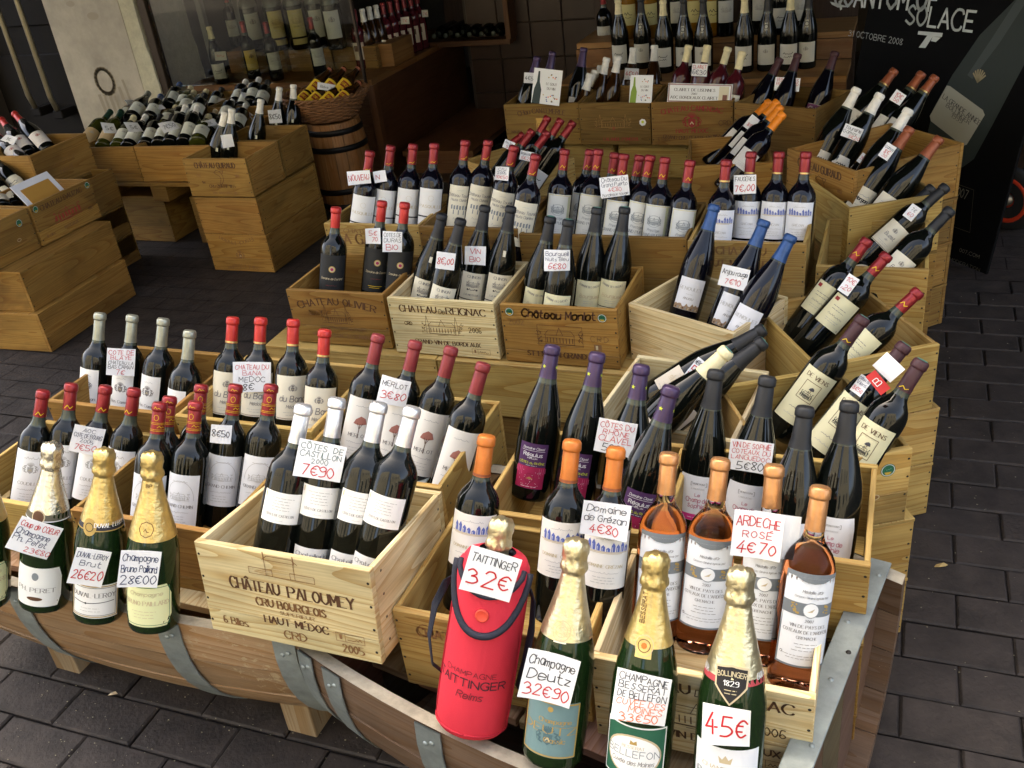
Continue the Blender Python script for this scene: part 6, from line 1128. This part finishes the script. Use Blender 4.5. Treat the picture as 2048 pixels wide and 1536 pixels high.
for k, (px, py, kind) in enumerate(((728, 136, 'shelf_rose'), (744, 133, 'whitecap'), (757, 128, 'whitecap'), (770, 124, 'whitecap'), (783, 120, 'shelf_rose'), (797, 116, 'shelf_rose'), (810, 111, 'shelf_rose'), (823, 106, 'shelf_rose'), (836, 101, 'shelf_rose'), (848, 96, 'shelf_rose'))):
    B = atz(px, py, .536); make_bottle(kind, frame_of(B, Vector((0, 0, 1)), -25), (ORD[k] if k < 9 else 'rightmost')+' bottle of the line along the counter side', WG); PLACED[('winr', k)] = (B, Vector((0, 0, 1)), 'bord')
for ref, x, y, w_, h_, t, lb in ((('win', 0), 441, 112, 23, 18, '', 'red-inked card on the ring-tagged window bottle'), (('winr', 1), 744, 101, 24, 20, '5€', 'card reading 5€ at the corner of the window counter'), (('winr', 2), 768, 88, 9, 16, '', 'narrow card on the counter-side bottles'), (('winr', 6), 810, 41, 17, 14, '7€', 'upper left card on the counter-side bottles'), (('winr', 9), 850, 27, 12, 14, '7€', 'upper right card on the counter-side bottles')):
    card(ref, x, y, w_, h_, -4, [(t, 'r', .4, .3)] if t else [('cru', 'r', .3, .4)], lb, (.62, .58, .48))
# ------------------------------------------------------------------ shelves behind the back row
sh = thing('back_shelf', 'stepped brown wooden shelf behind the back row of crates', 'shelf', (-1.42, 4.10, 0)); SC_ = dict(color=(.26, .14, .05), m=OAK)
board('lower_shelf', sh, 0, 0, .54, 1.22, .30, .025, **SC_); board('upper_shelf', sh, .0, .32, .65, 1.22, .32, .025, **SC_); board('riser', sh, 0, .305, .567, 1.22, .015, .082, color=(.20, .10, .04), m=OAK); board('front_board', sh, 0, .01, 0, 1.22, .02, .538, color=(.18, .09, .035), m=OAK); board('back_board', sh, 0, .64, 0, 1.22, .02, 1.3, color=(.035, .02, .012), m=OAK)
SG = 'bottles on the stepped back shelf'
for k, (px, py, kind) in enumerate(((1213, 118, 'shelf_red'), (1243, 140, 'shelf_burg'), (1287, 138, 'shelf_sealed'), (1330, 147, 'shelf_burg'), (1370, 146, 'shelf_sealed'), (1408, 146, 'shelf_sealed'), (1488, 146, 'shelf_burg'), (1533, 143, 'shelf_sealed'), (1577, 142, 'shelf_burg'), (1612, 138, 'shelf_sealed'))):
    B = atz(px, py-3, .566); make_bottle(kind, frame_of(B, Vector((0, 0, 1)), (k*31 % 30)-15), (ORD[k] if k < 9 else 'rightmost')+' tall green bottle on the lower back shelf', SG)
for k, (px, py, kind) in enumerate(((1262, 78, 'shelf_amber'), (1300, 78, 'shelf_amber'), (1354, 74, 'shelf_red'), (1388, 73, 'shelf_amber'), (1424, 74, 'shelf_amber'), (1450, 74, 'shelf_red'), (1518, 70, 'shelf_red'), (1560, 70, 'shelf_burg'), (1600, 70, 'shelf_red'))):
    B = atz(px, py-3, .676); make_bottle(kind, frame_of(B, Vector((0, 0, 1)), (k*29 % 30)-15), (ORD[k] if k < 8 else 'rightmost')+' bottle on the upper back shelf', SG)
# ------------------------------------------------------------------ the big black poster board at the right
def poster():
    BR = atz(1972, 549, .012); ya = R(-47); X = Vector((math.cos(ya), math.sin(ya), 0)); lean = R(9); back = Vector((-X.y, X.x, 0)); Z = (Vector((0, 0, 1))*math.cos(lean)+back*math.sin(lean)).normalized(); Y = Z.cross(X)
    W, H = .84, 1.75; O = BR-X*W
    o = bpy.data.objects.new('poster_board', None); COL.objects.link(o); o.matrix_world = Matrix(((X.x, Y.x, Z.x, O.x), (X.y, Y.y, Z.y, O.y), (X.z, Y.z, Z.z, O.z), (0, 0, 0, 1))); tag(o, 'tall black film and champagne poster board leaning at the right', 'poster')
    link('panel', box_mesh(W, .012, H, mat('poster_black', (.0018, .002, .0024), .7, spec=.12), .002), o)
    back_y = .30; link('prop', box_mesh(.05, .02, 1.2, mat('poster_prop', (.02, .02, .02), .6), .002), o, Matrix.Translation((W/2, .03, 0)) @ Matrix.Rotation(R(-16), 4, 'X'))
    def uv(px, py): q = ray(px, py); n = Y; P = CC+q*((O-CC).dot(n)/q.dot(n)); d = P-O; return (d.dot(X), d.dot(Z))
    i = Ink(); WT = (.55, .60, .60)
    def T(t, a, b, hpx, c=WT, wt=1.0, st='sans'): A, Bq = uv(*a), uv(*b); A2 = uv(a[0], a[1]-hpx); i.fit(t, A, Bq, math.hypot(A2[0]-A[0], A2[1]-A[1]), c, st, 2, wt)
    T('QUANTUM OF', (1668, 10), (1872, 22), 40); T('SOLACE', (1811, 47), (1944, 63), 36, wt=.9); T('31 OCTOBRE 2008', (1697, 71), (1804, 90), 11, (.42, .45, .46), .7)
    def P_(pts, c, l=1): i.poly([uv(*p) for p in pts], c, l)
    P_([(1837, 62), (1886, 66), (1884, 74), (1866, 73), (1851, 96), (1838, 95), (1855, 71), (1836, 69)], WT, 2); P_([(1866, 73), (1882, 75), (1872, 84), (1862, 82)], WT, 2); P_([(1660, 3), (1700, 14), (1676, 15), (1664, 9)], WT, 2)
    GB = (.022, .032, .030)
    P_([(2075, -60), (2030, 0), (1960, 70), (1905, 150), (1868, 215), (1856, 262), (1862, 305), (1890, 325), (1925, 335), (1948, 318), (1985, 250), (2048, 130), (2110, 20)], GB, 0); P_([(2040, -10), (1985, 75), (1935, 150), (1945, 158), (2000, 85), (2055, 0)], (.050, .064, .064), 1)
    P_([(1894, 171), (1900, 172), (1966, 220), (1970, 230), (1934, 289), (1926, 292), (1862, 242), (1860, 232)], (.36, .36, .30), 2)
    K = (.03, .03, .03)
    for t, a, b, h in (('LA GRANDE ANNÉE', (1885, 196), (1958, 251), 9), ('BOLLINGER', (1892, 213), (1938, 249), 8), ('1999', (1902, 233), (1923, 247), 8)): A, Bq = uv(*a), uv(*b); A2 = uv(a[0]+h*.6, a[1]-h*.8); i.fit(t, A, Bq, math.hypot(A2[0]-A[0], A2[1]-A[1]), K, 'serif', 3, .9)
    cx_, cy_ = uv(1957, 158)
    for k in range(7): a = R(150-20*k); i.line([(cx_, cy_-.01), (cx_+.03*math.cos(a), cy_+.03*math.sin(a))], .006, (.30, .26, .16), 2)
    GY = (.16, .15, .12)
    T('RESERVE 007', (1846, 365), (1933, 399), 17, GY, .6); T('007.COM', (1919, 503), (1958, 517), 7, GY, .8); T('AVEC MODERATION', (1871, 510), (1959, 543), 6, GY, .7); T('GRANDE', (1700, 200), (1760, 215), 1, (.006, .006, .006))
    fr_ = [uv(1850, 345), uv(1948, 380), uv(1940, 465), uv(1842, 430)]; i.line(fr_+[fr_[0]], .0016, (.07, .06, .04), 1)
    link('lettering', i.mesh('lettering', flat_front()), o)
poster()
# hand truck wheel behind the board
wl_ = atz(2003, 478, .0); ht = thing('hand_truck', 'hand truck with a red-rimmed wheel half hidden behind the poster', 'hand truck', wl_+Vector((.02, .10, 0)), R(-40))
TY = mat('tyre_rubber', (.012, .012, .012), .8); RW = mat('red_wheel_rim', (.60, .05, .02), .45)
whl = link('wheel', lathe([(.030, -.02), (.095, -.024), (.118, -.018), (.125, 0), (.118, .018), (.095, .024), (.030, .02)], 30, TY, cap0=False, cap1=False), ht, Matrix.Translation((0, 0, .126)) @ Matrix.Rotation(R(90), 4, 'X'))
link('rim', lathe([(.018, -.012), (.045, -.006), (.07, -.022), (.088, -.027), (.088, .027), (.07, .022), (.045, .006), (.018, .012)], 24, RW, cap0=False, cap1=False), whl); link('hub', lathe([(.022, -.03), (.022, .03)], 14, mat('wheel_hub', (.25, .24, .22), .4, .8)), whl)
FRK = mat('truck_frame_blue', (.015, .03, .10), .45, .2); link('frame', tube_mesh([(.0, .05, .126), (.05, .06, .5), (.10, .08, 1.1)], .014, FRK), ht); link('axle', tube_mesh([(0, -.04, .126), (0, .35, .126)], .010, FRK), ht); link('toe_plate', box_mesh(.25, .30, .006, FRK, .001), ht, Matrix.Translation((-.24, .05, .02)))
